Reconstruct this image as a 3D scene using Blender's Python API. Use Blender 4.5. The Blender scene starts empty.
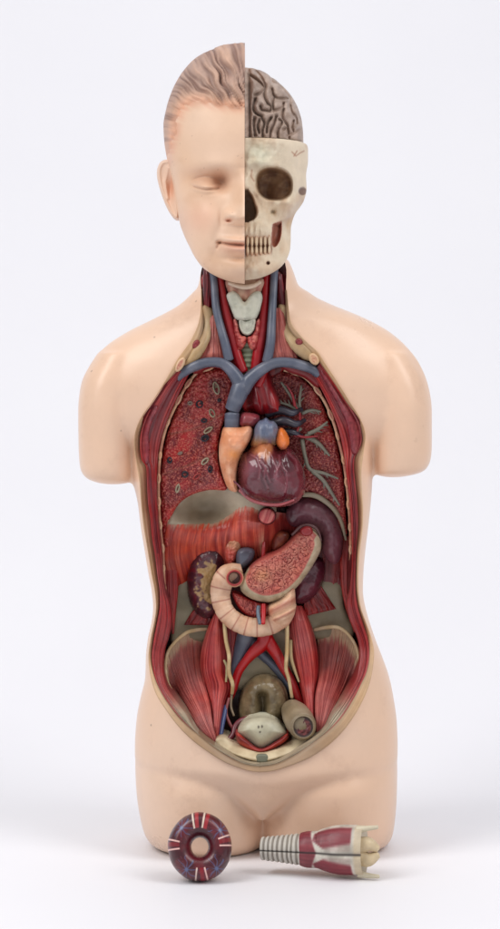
import bpy, math, random
import numpy as np
from mathutils import Vector

# ------------------------------------------------------------------ basics
# 1 photo pixel = 1 mm on the coronal plane y = 0 of the torso; camera looks along +Y.
D, HX, HY, ZC = 2.4, 250.0, 330.0, 0.516
C = bpy.context.scene.collection
rng = np.random.RandomState(7)

def W(px, py, y):
    px, py, y = np.broadcast_arrays(np.asarray(px, float), np.asarray(py, float), np.asarray(y, float))
    s = (D + y) / D
    return np.stack([(px - HX) * .001 * s, y, ZC - (py - HY) * .001 * s], -1)

def PX(v):
    s = D / (D + v[..., 1])
    return HX + v[..., 0] * 1000 * s, HY + (ZC - v[..., 2]) * 1000 * s

def lin(c):
    c = np.asarray(c, float) / 255.0
    return np.where(c <= .04045, c / 12.92, ((c + .055) / 1.055) ** 2.4)

def cubic(xs, ys):
    xs = np.asarray(xs, float); ys = np.asarray(ys, float)
    m = np.zeros(len(xs)); d = np.diff(ys) / np.diff(xs)
    m[0], m[-1] = d[0], d[-1]
    for i in range(1, len(xs) - 1):
        m[i] = 0 if d[i-1] * d[i] <= 0 else 2 * d[i-1] * d[i] / (d[i-1] + d[i])
    def f(x):
        x = np.clip(x, xs[0], xs[-1])
        i = np.clip(np.searchsorted(xs, x) - 1, 0, len(xs) - 2)
        h = xs[i+1] - xs[i]; t = (x - xs[i]) / h
        return ((2*t**3 - 3*t**2 + 1) * ys[i] + (t**3 - 2*t**2 + t) * h * m[i]
                + (-2*t**3 + 3*t**2) * ys[i+1] + (t**3 - t**2) * h * m[i+1])
    return f

def smoothline(pts, n, closed=False):
    p = np.asarray(pts, float)
    if closed: q = np.vstack([p[-1], p, p[0], p[1]])
    else: q = np.vstack([2*p[0]-p[1], p, 2*p[-1]-p[-2]])
    out = []
    for i in range(1, len(q) - 2):
        t = np.linspace(0, 1, 12, endpoint=False)[:, None]
        a, b, c, d = q[i-1], q[i], q[i+1], q[i+2]
        out.append(.5 * (2*b + (c-a)*t + (2*a-5*b+4*c-d)*t**2 + (3*b-a-3*c+d)*t**3))
    out.append(q[-2][None] if not closed else p[0][None])
    o = np.vstack(out)
    L = np.r_[0, np.cumsum(np.linalg.norm(np.diff(o, axis=0), axis=1))]
    s = np.linspace(0, L[-1], n, endpoint=not closed)
    return np.stack([np.interp(s, L, o[:, k]) for k in range(o.shape[1])], -1)

# ------------------------------------------------------------------ numpy noise
def _h(i, j, seed):
    n = (i * 374761393 + j * 668265263 + seed * 974634777) & 0xffffffff
    n = ((n ^ (n >> 13)) * 1274126177) & 0xffffffff
    return ((n ^ (n >> 16)) & 0xffff) / 65535.0

def vnoise(x, y, seed=0):
    x = np.asarray(x, float); y = np.asarray(y, float)
    i = np.floor(x).astype(np.int64); j = np.floor(y).astype(np.int64)
    fx = x - i; fy = y - j
    fx = fx*fx*(3-2*fx); fy = fy*fy*(3-2*fy)
    return ((_h(i, j, seed)*(1-fx) + _h(i+1, j, seed)*fx)*(1-fy)
            + (_h(i, j+1, seed)*(1-fx) + _h(i+1, j+1, seed)*fx)*fy)*2 - 1

def fbm(x, y, seed=0, o=3):
    return sum(vnoise(x*2**k, y*2**k, seed+k) / 2**k for k in range(o))

def worley(x, y, seed=0):
    i = np.floor(x).astype(np.int64); j = np.floor(y).astype(np.int64)
    f1 = np.full(np.shape(x), 9.0); f2 = f1.copy()
    for a in (-1, 0, 1):
        for b in (-1, 0, 1):
            cx = i+a+_h(i+a, j+b, seed); cy = j+b+_h(i+a, j+b, seed+55)
            d = np.hypot(cx-x, cy-y)
            f2 = np.minimum(f2, np.maximum(f1, d)); f1 = np.minimum(f1, d)
    return f1, f2

def stripes(u, v, n, seed=1):
    w = u*n + .35*vnoise(u*n*.4, v*5, seed+9)
    return .55*vnoise(w, v*2.2, seed) + .35*vnoise(w*2.3, v*3.5, seed+3) + .38*vnoise(w*4.7, v*5, seed+5)

def segdist(px, py, line):
    best = np.full(np.shape(px), 1e9)
    l = np.asarray(line, float)
    for (ax, ay), (bx, by) in zip(l[:-1], l[1:]):
        dx, dy = bx-ax, by-ay
        t = np.clip(((px-ax)*dx + (py-ay)*dy) / (dx*dx+dy*dy+1e-9), 0, 1)
        best = np.minimum(best, np.hypot(px-ax-t*dx, py-ay-t*dy))
    return best

def inside(px, py, poly):
    r = np.zeros(np.shape(px), bool); n = len(poly)
    for k in range(n):
        ax, ay = poly[k]; bx, by = poly[(k+1) % n]
        if ay == by: continue
        r ^= ((ay > py) != (by > py)) & (px < (bx-ax)*(py-ay)/(by-ay) + ax)
    return r

def G(px, py, cx, cy, rx, ry=None):
    ry = ry or rx
    return np.exp(-((px-cx)/rx)**2 - ((py-cy)/ry)**2)

def sst(a, b, x):
    t = np.clip((x-a)/(b-a), 0, 1); return t*t*(3-2*t)

def mix(a, b, t):
    a = np.asarray(a, float); b = np.asarray(b, float)
    t = np.asarray(t)[..., None]
    return a*(1-t) + b*t

# ------------------------------------------------------------------ materials
def new_mat(name):
    m = bpy.data.materials.new(name); m.use_nodes = True
    nt = m.node_tree; b = nt.nodes['Principled BSDF']
    return m, nt, b

def paint(name, rough=.4, var=.18, vscale=60, bump=.15, bscale=500, speck=None, color=None, coat=0.0, spec=.5, bdist=.0006, rvar=.1):
    """painted plaster: colour comes from the model's own paint (attribute Col) or a constant, with procedural mottling."""
    m, nt, b = new_mat(name)
    N, L = nt.nodes, nt.links
    tc = N.new('ShaderNodeTexCoord')
    if color is None:
        a = N.new('ShaderNodeAttribute'); a.attribute_name = 'Col'; base = a.outputs['Color']
    else:
        r = N.new('ShaderNodeRGB'); r.outputs[0].default_value = (*lin(color), 1); base = r.outputs[0]
    def noise(scale, detail=4, rgh=.6):
        t = N.new('ShaderNodeTexNoise'); t.inputs['Scale'].default_value = scale
        t.inputs['Detail'].default_value = detail; t.inputs['Roughness'].default_value = rgh
        L.new(tc.outputs['Object'], t.inputs['Vector']); return t
    def rng_(sock, a, b_, c, d):
        q = N.new('ShaderNodeMapRange'); q.inputs[1].default_value = a; q.inputs[2].default_value = b_
        q.inputs[3].default_value = c; q.inputs[4].default_value = d
        L.new(sock, q.inputs[0]); return q.outputs[0]
    if speck:
        col, sc, lo, hi, amt = speck
        t = noise(sc, 2, .5)
        f = rng_(t.outputs['Fac'], lo, hi, 0, amt)
        mx = N.new('ShaderNodeMix'); mx.data_type = 'RGBA'
        L.new(f, mx.inputs['Factor']); L.new(base, mx.inputs['A']); mx.inputs['B'].default_value = (*lin(col), 1)
        base = mx.outputs['Result']
    t1 = noise(vscale, 5, .65)
    f1 = rng_(t1.outputs['Fac'], .3, .7, 1-var, 1+var)
    hs = N.new('ShaderNodeHueSaturation')
    L.new(base, hs.inputs['Color']); L.new(f1, hs.inputs['Value'])
    t3 = noise(vscale*.4, 2, .5)
    L.new(rng_(t3.outputs['Fac'], .3, .7, .93, 1.07), hs.inputs['Saturation'])
    L.new(hs.outputs['Color'], b.inputs['Base Color'])
    L.new(rng_(t1.outputs['Fac'], .3, .7, rough-rvar, rough+rvar), b.inputs['Roughness'])
    b.inputs['Specular IOR Level'].default_value = spec
    if coat:
        b.inputs['Coat Weight'].default_value = coat; b.inputs['Coat Roughness'].default_value = .18
    if bump:
        t2 = noise(bscale, 3, .6)
        bp = N.new('ShaderNodeBump'); bp.inputs['Strength'].default_value = bump; bp.inputs['Distance'].default_value = bdist
        L.new(t2.outputs['Fac'], bp.inputs['Height']); L.new(bp.outputs['Normal'], b.inputs['Normal'])
    return m

M = {}
M['organ'] = paint('organ_paint', .44, .16, 70, .25, 420, coat=.08)
M['gloss'] = paint('glossy_organ_paint', .34, .2, 55, .25, 300, coat=.22)
M['muscle'] = paint('muscle_paint', .42, .18, 90, .3, 600, coat=.1)
M['heart'] = paint('heart_paint', .26, .2, 55, .2, 260, coat=.5)
M['matte'] = paint('matte_plaster_paint', .5, .12, 50, .2, 500)
M['bone'] = paint('bone_paint', .5, .10, 40, .3, 350)
M['vein'] = paint('vein_paint', .38, .14, 80, .2, 400, coat=.15)
M['lung'] = paint('lung_paint', .42, .2, 60, .8, 420, speck=((212, 122, 102), 640, .50, .60, .62), coat=.08, bdist=.001)
M['rib'] = paint('rib_muscle_paint', .4, .25, 120, .5, 300, coat=.15)
M['hair'] = paint('hair_paint', .5, .12, 60, .2, 500)

def skin_mat():
    m = paint('skin_paint', .32, .05, 14, .12, 160, color=(231, 198, 173), spec=.48, bdist=.0008, rvar=.06)
    nt = m.node_tree; N, L = nt.nodes, nt.links
    b = N['Principled BSDF']; src = b.inputs['Base Color'].links[0].from_socket
    tc = [n for n in N if n.type == 'TEX_COORD'][0]
    # small chips and specks in the old paint
    v = N.new('ShaderNodeTexVoronoi'); v.inputs['Scale'].default_value = 38
    L.new(tc.outputs['Object'], v.inputs['Vector'])
    q = N.new('ShaderNodeMapRange'); q.inputs[1].default_value = .035; q.inputs[2].default_value = .06
    q.inputs[3].default_value = .75; q.inputs[4].default_value = 0; L.new(v.outputs['Distance'], q.inputs[0])
    v2 = N.new('ShaderNodeTexNoise'); v2.inputs['Scale'].default_value = 9; L.new(tc.outputs['Object'], v2.inputs['Vector'])
    q2 = N.new('ShaderNodeMapRange'); q2.inputs[1].default_value = .44; q2.inputs[2].default_value = .6
    L.new(v2.outputs['Fac'], q2.inputs[0])
    mu = N.new('ShaderNodeMath'); mu.operation = 'MULTIPLY'; L.new(q.outputs[0], mu.inputs[0]); L.new(q2.outputs[0], mu.inputs[1])
    # faint handling stains
    ns = N.new('ShaderNodeTexNoise'); ns.inputs['Scale'].default_value = 22; ns.inputs['Detail'].default_value = 9; ns.inputs['Roughness'].default_value = .72
    L.new(tc.outputs['Object'], ns.inputs['Vector'])
    qs = N.new('ShaderNodeMapRange'); qs.inputs[1].default_value = .56; qs.inputs[2].default_value = .74; qs.inputs[4].default_value = .4
    L.new(ns.outputs['Fac'], qs.inputs[0])
    ms = N.new('ShaderNodeMix'); ms.data_type = 'RGBA'; L.new(qs.outputs[0], ms.inputs['Factor']); L.new(src, ms.inputs['A'])
    ms.inputs['B'].default_value = (*lin((196, 158, 134)), 1); src = ms.outputs['Result']
    mx = N.new('ShaderNodeMix'); mx.data_type = 'RGBA'; L.new(mu.outputs[0], mx.inputs['Factor'])
    L.new(src, mx.inputs['A']); mx.inputs['B'].default_value = (*lin((120, 98, 88)), 1)
    # warm blotches of the paint
    n3 = N.new('ShaderNodeTexNoise'); n3.inputs['Scale'].default_value = 7; n3.inputs['Detail'].default_value = 4
    L.new(tc.outputs['Object'], n3.inputs['Vector'])
    q3 = N.new('ShaderNodeMapRange'); q3.inputs[1].default_value = .42; q3.inputs[2].default_value = .72; q3.inputs[4].default_value = .35
    L.new(n3.outputs['Fac'], q3.inputs[0])
    m2 = N.new('ShaderNodeMix'); m2.data_type = 'RGBA'; L.new(q3.outputs[0], m2.inputs['Factor'])
    L.new(mx.outputs['Result'], m2.inputs['A']); m2.inputs['B'].default_value = (*lin((216, 174, 142)), 1)
    L.new(m2.outputs['Result'], b.inputs['Base Color'])
    return m
M['skin'] = skin_mat()
M['flesh'] = paint('cut_flesh', .5, .2, 60, .2, 300, color=(96, 28, 30))
M['face'] = paint('face_paint', .40, .035, 30, .12, 300, spec=.4, rvar=.06)

# ------------------------------------------------------------------ objects
def root(name, label, cat, loc):
    o = bpy.data.objects.new(name, None); C.objects.link(o); o.location = loc
    o.empty_display_size = .05
    o['label'] = label; o['category'] = cat
    return o

def top(o):
    while o.parent: o = o.parent
    return o

def mk(name, V, F, mat, parent, cols=None, smooth=True, label=None, mats=None, mi=None):
    V = np.asarray(V, float)
    if parent is not None: V = V - np.array(top(parent).location)
    me = bpy.data.meshes.new(name)
    me.from_pydata(V.tolist(), [], [list(map(int, f)) for f in F])
    if smooth: me.polygons.foreach_set('use_smooth', np.ones(len(me.polygons), bool))
    if cols is not None:
        a = me.color_attributes.new('Col', 'FLOAT_COLOR', 'POINT')
        c = np.ones((len(V), 4)); c[:, :3] = lin(np.clip(np.broadcast_to(cols, (len(V), 3)), 0, 255))
        a.data.foreach_set('color', c.ravel())
    for m_ in (mats or [mat]): me.materials.append(m_)
    if mi is not None: me.polygons.foreach_set('material_index', mi)
    me.update()
    o = bpy.data.objects.new(name, me); C.objects.link(o)
    if parent is not None: o.parent = parent
    if label: o['label'] = label
    return o

def closeback(V, F, loop, back):
    """side wall and flat back so that a relief piece is a solid."""
    loop = np.asarray(loop); n0 = len(V); k = len(loop)
    A = V[loop]; B = V.copy(); B[:, 1] = np.maximum(V[:, 1] + .002, back)
    V2 = np.vstack([V, A, B])
    F = [tuple(f) for f in F]
    F2 = [tuple(n0+k+i for i in f[::-1]) for f in F]
    for i in range(k):
        j = (i+1) % k
        F2.append((n0+i, n0+k+loop[i], n0+k+loop[j], n0+j))
    return V2, F + F2, np.r_[np.arange(n0), loop, np.arange(n0)]

def pillow(name, outline, mat, parent, base=0.0, H=.01, R=8, col=(180, 60, 60), step=.9, extra=None, thick=.012, n=None, label=None, pw=.5, raw=False):
    """relief solid from an outline (photo px), its own depth, height H (m) rounded over R px from the rim."""
    o = np.asarray(outline, float) if raw else smoothline(outline, n or max(40, int(len(outline)*7)), True)
    x0, y0 = o.min(0) - step; x1, y1 = o.max(0) + step
    gx = np.arange(x0, x1+step, step); gy = np.arange(y0, y1+step, step)
    X, Y = np.meshgrid(gx, gy); sh = X.shape
    P = np.stack([X.ravel(), Y.ravel()], -1)
    A = o; B = np.roll(o, -1, 0); dd = B - A; LL = (dd**2).sum(1) + 1e-12
    best = np.full(len(P), 1e9); near = P.copy()
    for k in range(len(A)):
        t = np.clip(((P - A[k]) @ dd[k]) / LL[k], 0, 1)
        q = A[k] + t[:, None]*dd[k]; e = ((P-q)**2).sum(1)
        m = e < best; best[m] = e[m]; near[m] = q[m]
    ins = inside(P[:, 0], P[:, 1], o); d = np.where(ins, np.sqrt(best), 0)
    I = ins.reshape(sh); ids = np.arange(len(P)).reshape(sh)
    any4 = I[:-1, :-1] | I[1:, :-1] | I[:-1, 1:] | I[1:, 1:]
    P2 = np.where(ins[:, None], P, near)
    snap = ins & (d < step*.28); P2[snap] = near[snap]; d[snap] = 0
    r, c = np.nonzero(any4)
    Q = np.stack([ids[r, c], ids[r, c+1], ids[r+1, c+1], ids[r+1, c]], -1)
    used = np.unique(Q); remap = -np.ones(len(P), int); remap[used] = np.arange(len(used))
    Q = remap[Q]; px, py, d = P2[used, 0], P2[used, 1], d[used]
    t = np.clip(d/R, 0, 1); h = H*(1-(1-t)**2)**pw
    b = base(px, py) if callable(base) else base
    if extra is not None: h = h + extra(px, py, d)
    V = W(px, py, b - h)
    cc = col(px, py, d) if callable(col) else np.broadcast_to(np.asarray(col, float), (len(V), 3))
    # orient faces toward the viewer (-Y) and gather boundary
    Q = Q[:, ::1]
    e = {}
    for f in Q:
        for a_, b_ in ((f[0], f[1]), (f[1], f[2]), (f[2], f[3]), (f[3], f[0])):
            e[(a_, b_)] = 1
    bd = [(a_, b_) for (a_, b_) in e if (b_, a_) not in e]
    F = [tuple(f[::-1]) for f in Q]
    n0 = len(V); bset = sorted({v for ab in bd for v in ab}); bi = {v: n0+i for i, v in enumerate(bset)}
    m_ = len(bset); fr = V[bset]; bk = V.copy()
    yb = (np.max(b) if np.ndim(b) else b) + thick
    bk[:, 1] = np.maximum(V[:, 1] + .002, yb)
    V = np.vstack([V, fr, bk])
    F += [tuple(n0+m_+i for i in f[::-1]) for f in F]
    for a_, b_ in bd:
        F.append((bi[a_], bi[b_], n0+m_+b_, n0+m_+a_))
    cc = np.vstack([cc, cc[bset], cc])
    return mk(name, V, F, mat, parent, cc, label=label)

def coons(name, T, Bm, Lf, Rt, mat, parent, yf, H=.004, nu=50, nv=70, nf=14, c0=(120, 30, 34), c1=(180, 70, 66), seed=1, ribs=.0008, back=.02, colf=None, hv=True, label=None):
    """muscle sheet spanned by four border curves; fibres run from the first border to the second."""
    T = smoothline(T, nu); Bm = smoothline(Bm, nu); Lf = smoothline(Lf, nv); Rt = smoothline(Rt, nv)
    u = np.linspace(0, 1, nu)[None, :, None]; v = np.linspace(0, 1, nv)[:, None, None]
    S = ((1-v)*T[None] + v*Bm[None] + (1-u)*Lf[:, None] + u*Rt[:, None]
         - ((1-u)*(1-v)*T[0] + u*(1-v)*T[-1] + (1-u)*v*Bm[0] + u*v*Bm[-1]))
    U = np.broadcast_to(u[..., 0], (nv, nu)).ravel(); Vv = np.broadcast_to(v[..., 0], (nv, nu)).ravel()
    px, py = S[..., 0].ravel(), S[..., 1].ravel()
    st = stripes(U, Vv, nf, seed)
    prof = np.sqrt(np.clip(1-(2*U-1)**2, 0, 1))
    if hv: prof = prof*np.sqrt(np.clip(np.minimum(Vv/.12, (1-Vv)/.12), 0, 1)*.8+.2)
    y = yf(px, py, U, Vv) if callable(yf) else yf
    y = y - H*prof - ribs*st
    V = W(px, py, y)
    cc = mix(c0, c1, np.clip(.5+.75*st, 0, 1))
    if colf: cc = colf(px, py, U, Vv, st, cc)
    ids = np.arange(nu*nv).reshape(nv, nu)
    F = np.stack([ids[:-1, :-1], ids[1:, :-1], ids[1:, 1:], ids[:-1, 1:]], -1).reshape(-1, 4).tolist()
    loop = np.r_[ids[:, 0], ids[-1, 1:], ids[::-1, -1][1:], ids[0, ::-1][1:-1]]
    V, F, ix = closeback(V, F, loop, back)
    return mk(name, V, F, mat, parent, cc[ix], label=label)

def strip(name, A, B, mat, parent, yf, **k):
    return coons(name, [A[0], B[0]], [A[-1], B[-1]], A, B, mat, parent, yf, **k)

def tube(name, pts, rad, mat, parent, col, n=None, seg=14, caps=True, wave=None, label=None, flat=1.0):
    """pts: (px, py, y) rows; rad in mm per point or a number."""
    pts = np.asarray(pts, float)
    n = n or max(16, len(pts)*10)
    p = smoothline(pts, n)
    rad = np.full(len(pts), rad) if np.ndim(rad) == 0 else np.asarray(rad, float)
    r = np.interp(np.linspace(0, 1, n), np.linspace(0, 1, len(pts)), rad)*.001
    P = W(p[:, 0], p[:, 1], p[:, 2])
    t = np.gradient(P, axis=0); t /= np.linalg.norm(t, axis=1)[:, None] + 1e-12
    up = np.array([0, -1.0, 0]); a = np.cross(t, up); a /= np.linalg.norm(a, axis=1)[:, None] + 1e-9
    b = np.cross(a, t)
    ang = np.linspace(0, 2*np.pi, seg, endpoint=False)
    if wave is not None: r = r + wave(np.linspace(0, 1, n))
    V = (P[:, None] + r[:, None, None]*(np.cos(ang)[None, :, None]*a[:, None] + flat*np.sin(ang)[None, :, None]*b[:, None])).reshape(-1, 3)
    ids = np.arange(n*seg).reshape(n, seg); nx = np.roll(ids, -1, 1)
    F = np.stack([ids[:-1], nx[:-1], nx[1:], ids[1:]], -1).reshape(-1, 4).tolist()
    tt = np.repeat(np.linspace(0, 1, n), seg)
    cc = col(tt, V) if callable(col) else np.broadcast_to(np.asarray(col, float), (len(V), 3))
    if caps:
        k = len(V); V = np.vstack([V, P[0] - t[0]*r[0]*.35, P[-1] + t[-1]*r[-1]*.35]); cc = np.vstack([cc, cc[0], cc[-1]])
        for i in range(seg):
            F.append((ids[0, (i+1) % seg], ids[0, i], k)); F.append((ids[-1, i], ids[-1, (i+1) % seg], k+1))
    return mk(name, V, F, mat, parent, cc, label=label)

def ell(cx, cy, rx, ry, rot=0, n=28):
    a = np.linspace(0, 2*np.pi, n, endpoint=False); r = math.radians(rot)
    x, y = rx*np.cos(a), ry*np.sin(a)
    return np.stack([cx + x*math.cos(r) - y*math.sin(r), cy + x*math.sin(r) + y*math.cos(r)], -1)

# ================================================================== TORSO
torso = root('anatomical_torso', 'pale standing plaster torso with half face, half skull and opened chest full of red organs',
             'anatomical model', (.008, .0, .0))

# ---------- body skin: lofted trunk, yoke, neck, arm stumps and thighs, fused
def ring_loft(rows, n=72):
    """rows: (py, xl, xr, yf, yb, exponent)"""
    V, F = [], []
    r = np.asarray(rows, float)
    pys = np.r_[np.arange(r[0, 0], r[-1, 0], 3), r[-1, 0]]
    f = [cubic(r[:, 0], r[:, k]) for k in range(1, 6)]
    a = np.linspace(0, 2*np.pi, n, endpoint=False)
    for py in pys:
        xl, xr, yf, yb, e = [float(g(py)) for g in f]
        c, s = np.cos(a), np.sin(a)
        x = (xl+xr)/2 + (xr-xl)/2*np.sign(c)*np.abs(c)**(2/e)
        y = (yf+yb)/2 + (yb-yf)/2*np.sign(s)*np.abs(s)**(2/e)
        V.append(np.stack([(x-HX)*.001, y*.001, np.full(n, ZC-(py-HY)*.001)], -1))
    m = len(V); V = np.vstack(V)
    ids = np.arange(m*n).reshape(m, n); nx = np.roll(ids, -1, 1)
    F = np.stack([ids[:-1], ids[1:], nx[1:], nx[:-1]], -1).reshape(-1, 4).tolist()
    F.append(ids[0].tolist()); F.append(ids[-1][::-1].tolist())
    return V, F

trunk = [(330, 170, 336, -52, 62, 2.4), (360, 150, 356, -66, 70, 2.4), (390, 139, 366, -78, 76, 2.4), (420, 133, 371, -85, 80, 2.4),
         (455, 132, 372, -86, 80, 2.4), (480, 133.5, 372, -83, 76, 2.4), (502, 138, 370.5, -80, 72, 2.4), (526, 141, 368, -77, 67, 2.4),
         (550, 145, 365, -74, 62, 2.4), (574, 149, 363, -72, 58, 2.4), (590, 152, 362.5, -71, 57, 2.4), (606, 153.5, 365, -72, 57, 2.4),
         (620, 152, 369, -74, 60, 2.4), (638, 148, 375, -77, 66, 2.4), (656, 146, 382, -80, 72, 2.4), (676, 145.5, 389, -83, 78, 2.4),
         (695, 141, 393, -86, 82, 2.4), (720, 136.5, 396.5, -89, 86, 2.4), (747, 135, 397.5, -90, 89, 2.5), (756, 135, 397.5, -91, 90, 2.5), (764, 144, 390, -90, 90, 2.3), (774, 172, 356, -86, 89, 2.2),
         (784, 202, 324, -83, 88, 2.1), (793, 226, 301, -79, 87, 2.1), (802, 246, 279, -73, 84, 2.0), (809, 255, 269, -66, 80, 2.0)]
yoke = [(284, 205, 292, -34, 52, 2.2), (290, 195, 306, -36, 55, 2.2), (297, 188, 316, -38, 56, 2.2), (305, 179, 333, -41, 57, 2.2),
        (313, 165, 353, -44, 57, 2.3), (320, 151, 369, -47, 57, 2.3), (332, 127, 390, -51, 58, 2.3), (346, 106, 406, -55, 58, 2.4),
        (365, 90, 420, -60, 58, 2.5), (385, 82, 427, -62, 58, 2.5), (410, 84, 426, -60, 58, 2.5), (430, 95, 410, -56, 55, 2.4),
        (446, 120, 385, -50, 50, 2.3)]
neck = [(258, 205, 288, -30, 55, 2.3), (270, 201, 293, -46, 55, 2.3), (282, 199, 297, -48, 56, 2.3), (300, 195, 302, -50, 58, 2.3), (340, 175, 325, -55, 62, 2.3)]
arm_l = [(352, 98, 150, -40, 45, 2.2), (385, 81, 142, -48, 50, 2.2), (410, 78.5, 137, -50, 50, 2.3), (445, 79, 134, -49, 48, 2.4), (467, 80.5, 134, -47, 46, 2.5),
         (475, 84, 133, -44, 43, 2.5), (480, 91, 132, -38, 38, 2.4), (483, 103, 128, -26, 26, 2.2)]
arm_r = [(352, 360, 410, -40, 45, 2.2), (385, 365, 428, -48, 50, 2.2), (410, 369, 431.5, -50, 50, 2.3), (445, 370, 431.5, -49, 48, 2.4), (460, 371, 430, -47, 46, 2.5),
         (469, 372, 425, -45, 44, 2.6), (473.5, 374, 416, -38, 38, 2.5), (476, 380, 402, -26, 26, 2.2)]
thigh_l = [(730, 142, 226, -40, 78, 2.1), (742, 136, 238, -56, 84, 2.1), (756, 135, 250, -70, 88, 2.1), (770, 135.3, 260, -80, 87, 2.1), (784, 136, 265, -84, 87, 2.1), (800, 137.5, 266, -84, 87, 2.1), (815, 140, 266, -82, 87, 2.15), (830, 143.5, 266, -75, 84, 2.2),
           (840, 148.5, 265, -65, 78, 2.2), (846, 157, 261, -53, 68, 2.2)]
thigh_r = [(730, 300, 390, -40, 78, 2.1), (742, 288, 396.5, -56, 84, 2.1), (756, 274, 397.5, -70, 88, 2.1), (770, 264, 397.3, -80, 87, 2.1), (784, 259, 397, -84, 87, 2.1), (800, 258, 396.5, -84, 87, 2.1), (815, 258, 395.3, -82, 87, 2.15), (830, 258, 393.5, -75, 84, 2.2),
           (840, 259, 390.5, -65, 78, 2.2), (846, 264, 382, -53, 68, 2.2)]

def loft_depth(rows, ox, py):
    r = np.asarray(rows, float)
    f = [cubic(r[:, 0], r[:, k])(py) for k in range(1, 6)]
    q = np.abs(ox-(f[0]+f[1])/2)/((f[1]-f[0])/2); out = q > 1; q = np.clip(q, 0, 1)
    y = (f[2]+f[3])/2 - (f[3]-f[2])/2*(1-q**f[4])**(1/f[4])
    return np.where((py < r[0, 0]) | (py > r[-1, 0]) | (out & (f[1]-f[0] < 80)), 60, y)*.001

def skin_y(px, py):
    px = np.asarray(px, float); py = np.asarray(py, float)
    y = np.full(np.shape(px), -.05)
    for _ in range(4):
        s = (D+y)/D; ox = HX+(px-HX)*s; oy = HY+(py-HY)*s
        y = np.minimum(np.minimum(loft_depth(trunk, ox, oy), loft_depth(yoke, ox, oy)), np.minimum(loft_depth(neck, ox, oy), np.minimum(loft_depth(arm_l, ox, oy), loft_depth(arm_r, ox, oy))))
        y = np.minimum(y, .005)
    return y

L0 = [(201, 268), (201, 290), (201, 303), (200, 315), (197, 327), (191, 340), (185, 349), (177, 360), (168, 376), (154, 399), (142, 416), (135.5, 431), (134, 446),
      (136.5, 464), (139.5, 482), (141, 502), (143.5, 526), (147.5, 550), (151.5, 574), (154.5, 590), (156, 606), (154.5, 620), (150.5, 639), (148.5, 657), (150.5, 676), (156, 694),
      (166, 710), (178, 726), (192, 740), (208, 752), (224, 762), (240, 768.3), (250, 771.2), (260, 772.3), (270, 771.5), (280, 769.3), (299, 762.5), (313, 756), (330, 744), (346, 727.5), (360, 706),
      (370, 682), (374, 656), (372, 640), (366, 622), (361, 608), (358.5, 590), (358.5, 570), (360, 550), (362.5, 530), (363, 510), (362, 490), (361.5, 470), (364, 450),
      (365.5, 434), (360, 418), (350, 402), (337, 381), (325, 363), (318, 352), (309, 344), (300, 335), (292, 324), (289, 310), (287, 290), (286, 268), (276, 256), (212, 256)]

def build_body():
    V, F = [], []; k = 0
    for rows in (trunk, yoke, neck, arm_l, arm_r, thigh_l, thigh_r):
        v, f = ring_loft(rows); V.append(v); F += [[i+k for i in q] for q in f]; k += len(v)
    o = mk('body_skin', np.vstack(V), F, M['skin'], None, mats=[M['skin'], M['flesh']])
    md = o.modifiers.new('r', 'REMESH'); md.mode = 'VOXEL'; md.voxel_size = .0026; md.use_smooth_shade = True
    sm = o.modifiers.new('s', 'SMOOTH'); sm.factor = .5; sm.iterations = 14
    # cutter that opens the front wall, with walls sloping inwards
    ol = smoothline(L0, 340, True)
    tg = np.roll(ol, -1, 0)-np.roll(ol, 1, 0); tg /= np.linalg.norm(tg, axis=1)[:, None]
    nrm = np.stack([tg[:, 1], -tg[:, 0]], -1)          # pointing inside for this winding
    cen = ol.mean(0)
    if ((cen-ol)*nrm).sum() < 0: nrm = -nrm
    yr = skin_y(ol[:, 0], ol[:, 1])
    ker = np.ones(9)/9; yr = np.convolve(np.r_[yr[-4:], yr, yr[:4]], ker, 'valid')
    lv = [(0, np.full(340, -.22)), (0, yr-.003), (5, yr+.006), (10, np.maximum(yr+.02, yr*.6)), (14, np.maximum(yr+.03, .012)), (17, np.full(340, .032))]
    V = []
    for ins_, y in lv:
        q = ol + nrm*ins_; V.append(W(q[:, 0], q[:, 1], y))
    n = 340; ids = np.arange(n*len(lv)).reshape(len(lv), n); nx = np.roll(ids, -1, 1)
    F = np.stack([ids[:-1], nx[:-1], nx[1:], ids[1:]], -1).reshape(-1, 4).tolist()
    F.append(ids[0][::-1].tolist()); F.append(ids[-1].tolist())
    c = mk('cutter', np.vstack(V), F, M['flesh'], None, mats=[M['skin'], M['flesh']], mi=np.ones(len(F), int))
    import bmesh
    bm = bmesh.new(); bm.from_mesh(c.data); bmesh.ops.recalc_face_normals(bm, faces=bm.faces); bm.to_mesh(c.data); bm.free()
    bo = o.modifiers.new('b', 'BOOLEAN'); bo.operation = 'DIFFERENCE'; bo.object = c; bo.solver = 'EXACT'
    dg = bpy.context.evaluated_depsgraph_get()
    me = bpy.data.meshes.new_from_object(o.evaluated_get(dg))
    bpy.data.objects.remove(c); bpy.data.objects.remove(o)
    me.transform(__import__('mathutils').Matrix.Translation(-Vector(torso.location)))
    me.polygons.foreach_set('use_smooth', np.ones(len(me.polygons), bool))
    me.set_sharp_from_angle(angle=math.radians(40))
    ob = bpy.data.objects.new('body_skin', me); C.objects.link(ob); ob.parent = torso
    print('body polys', len(me.polygons))
build_body()

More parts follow.
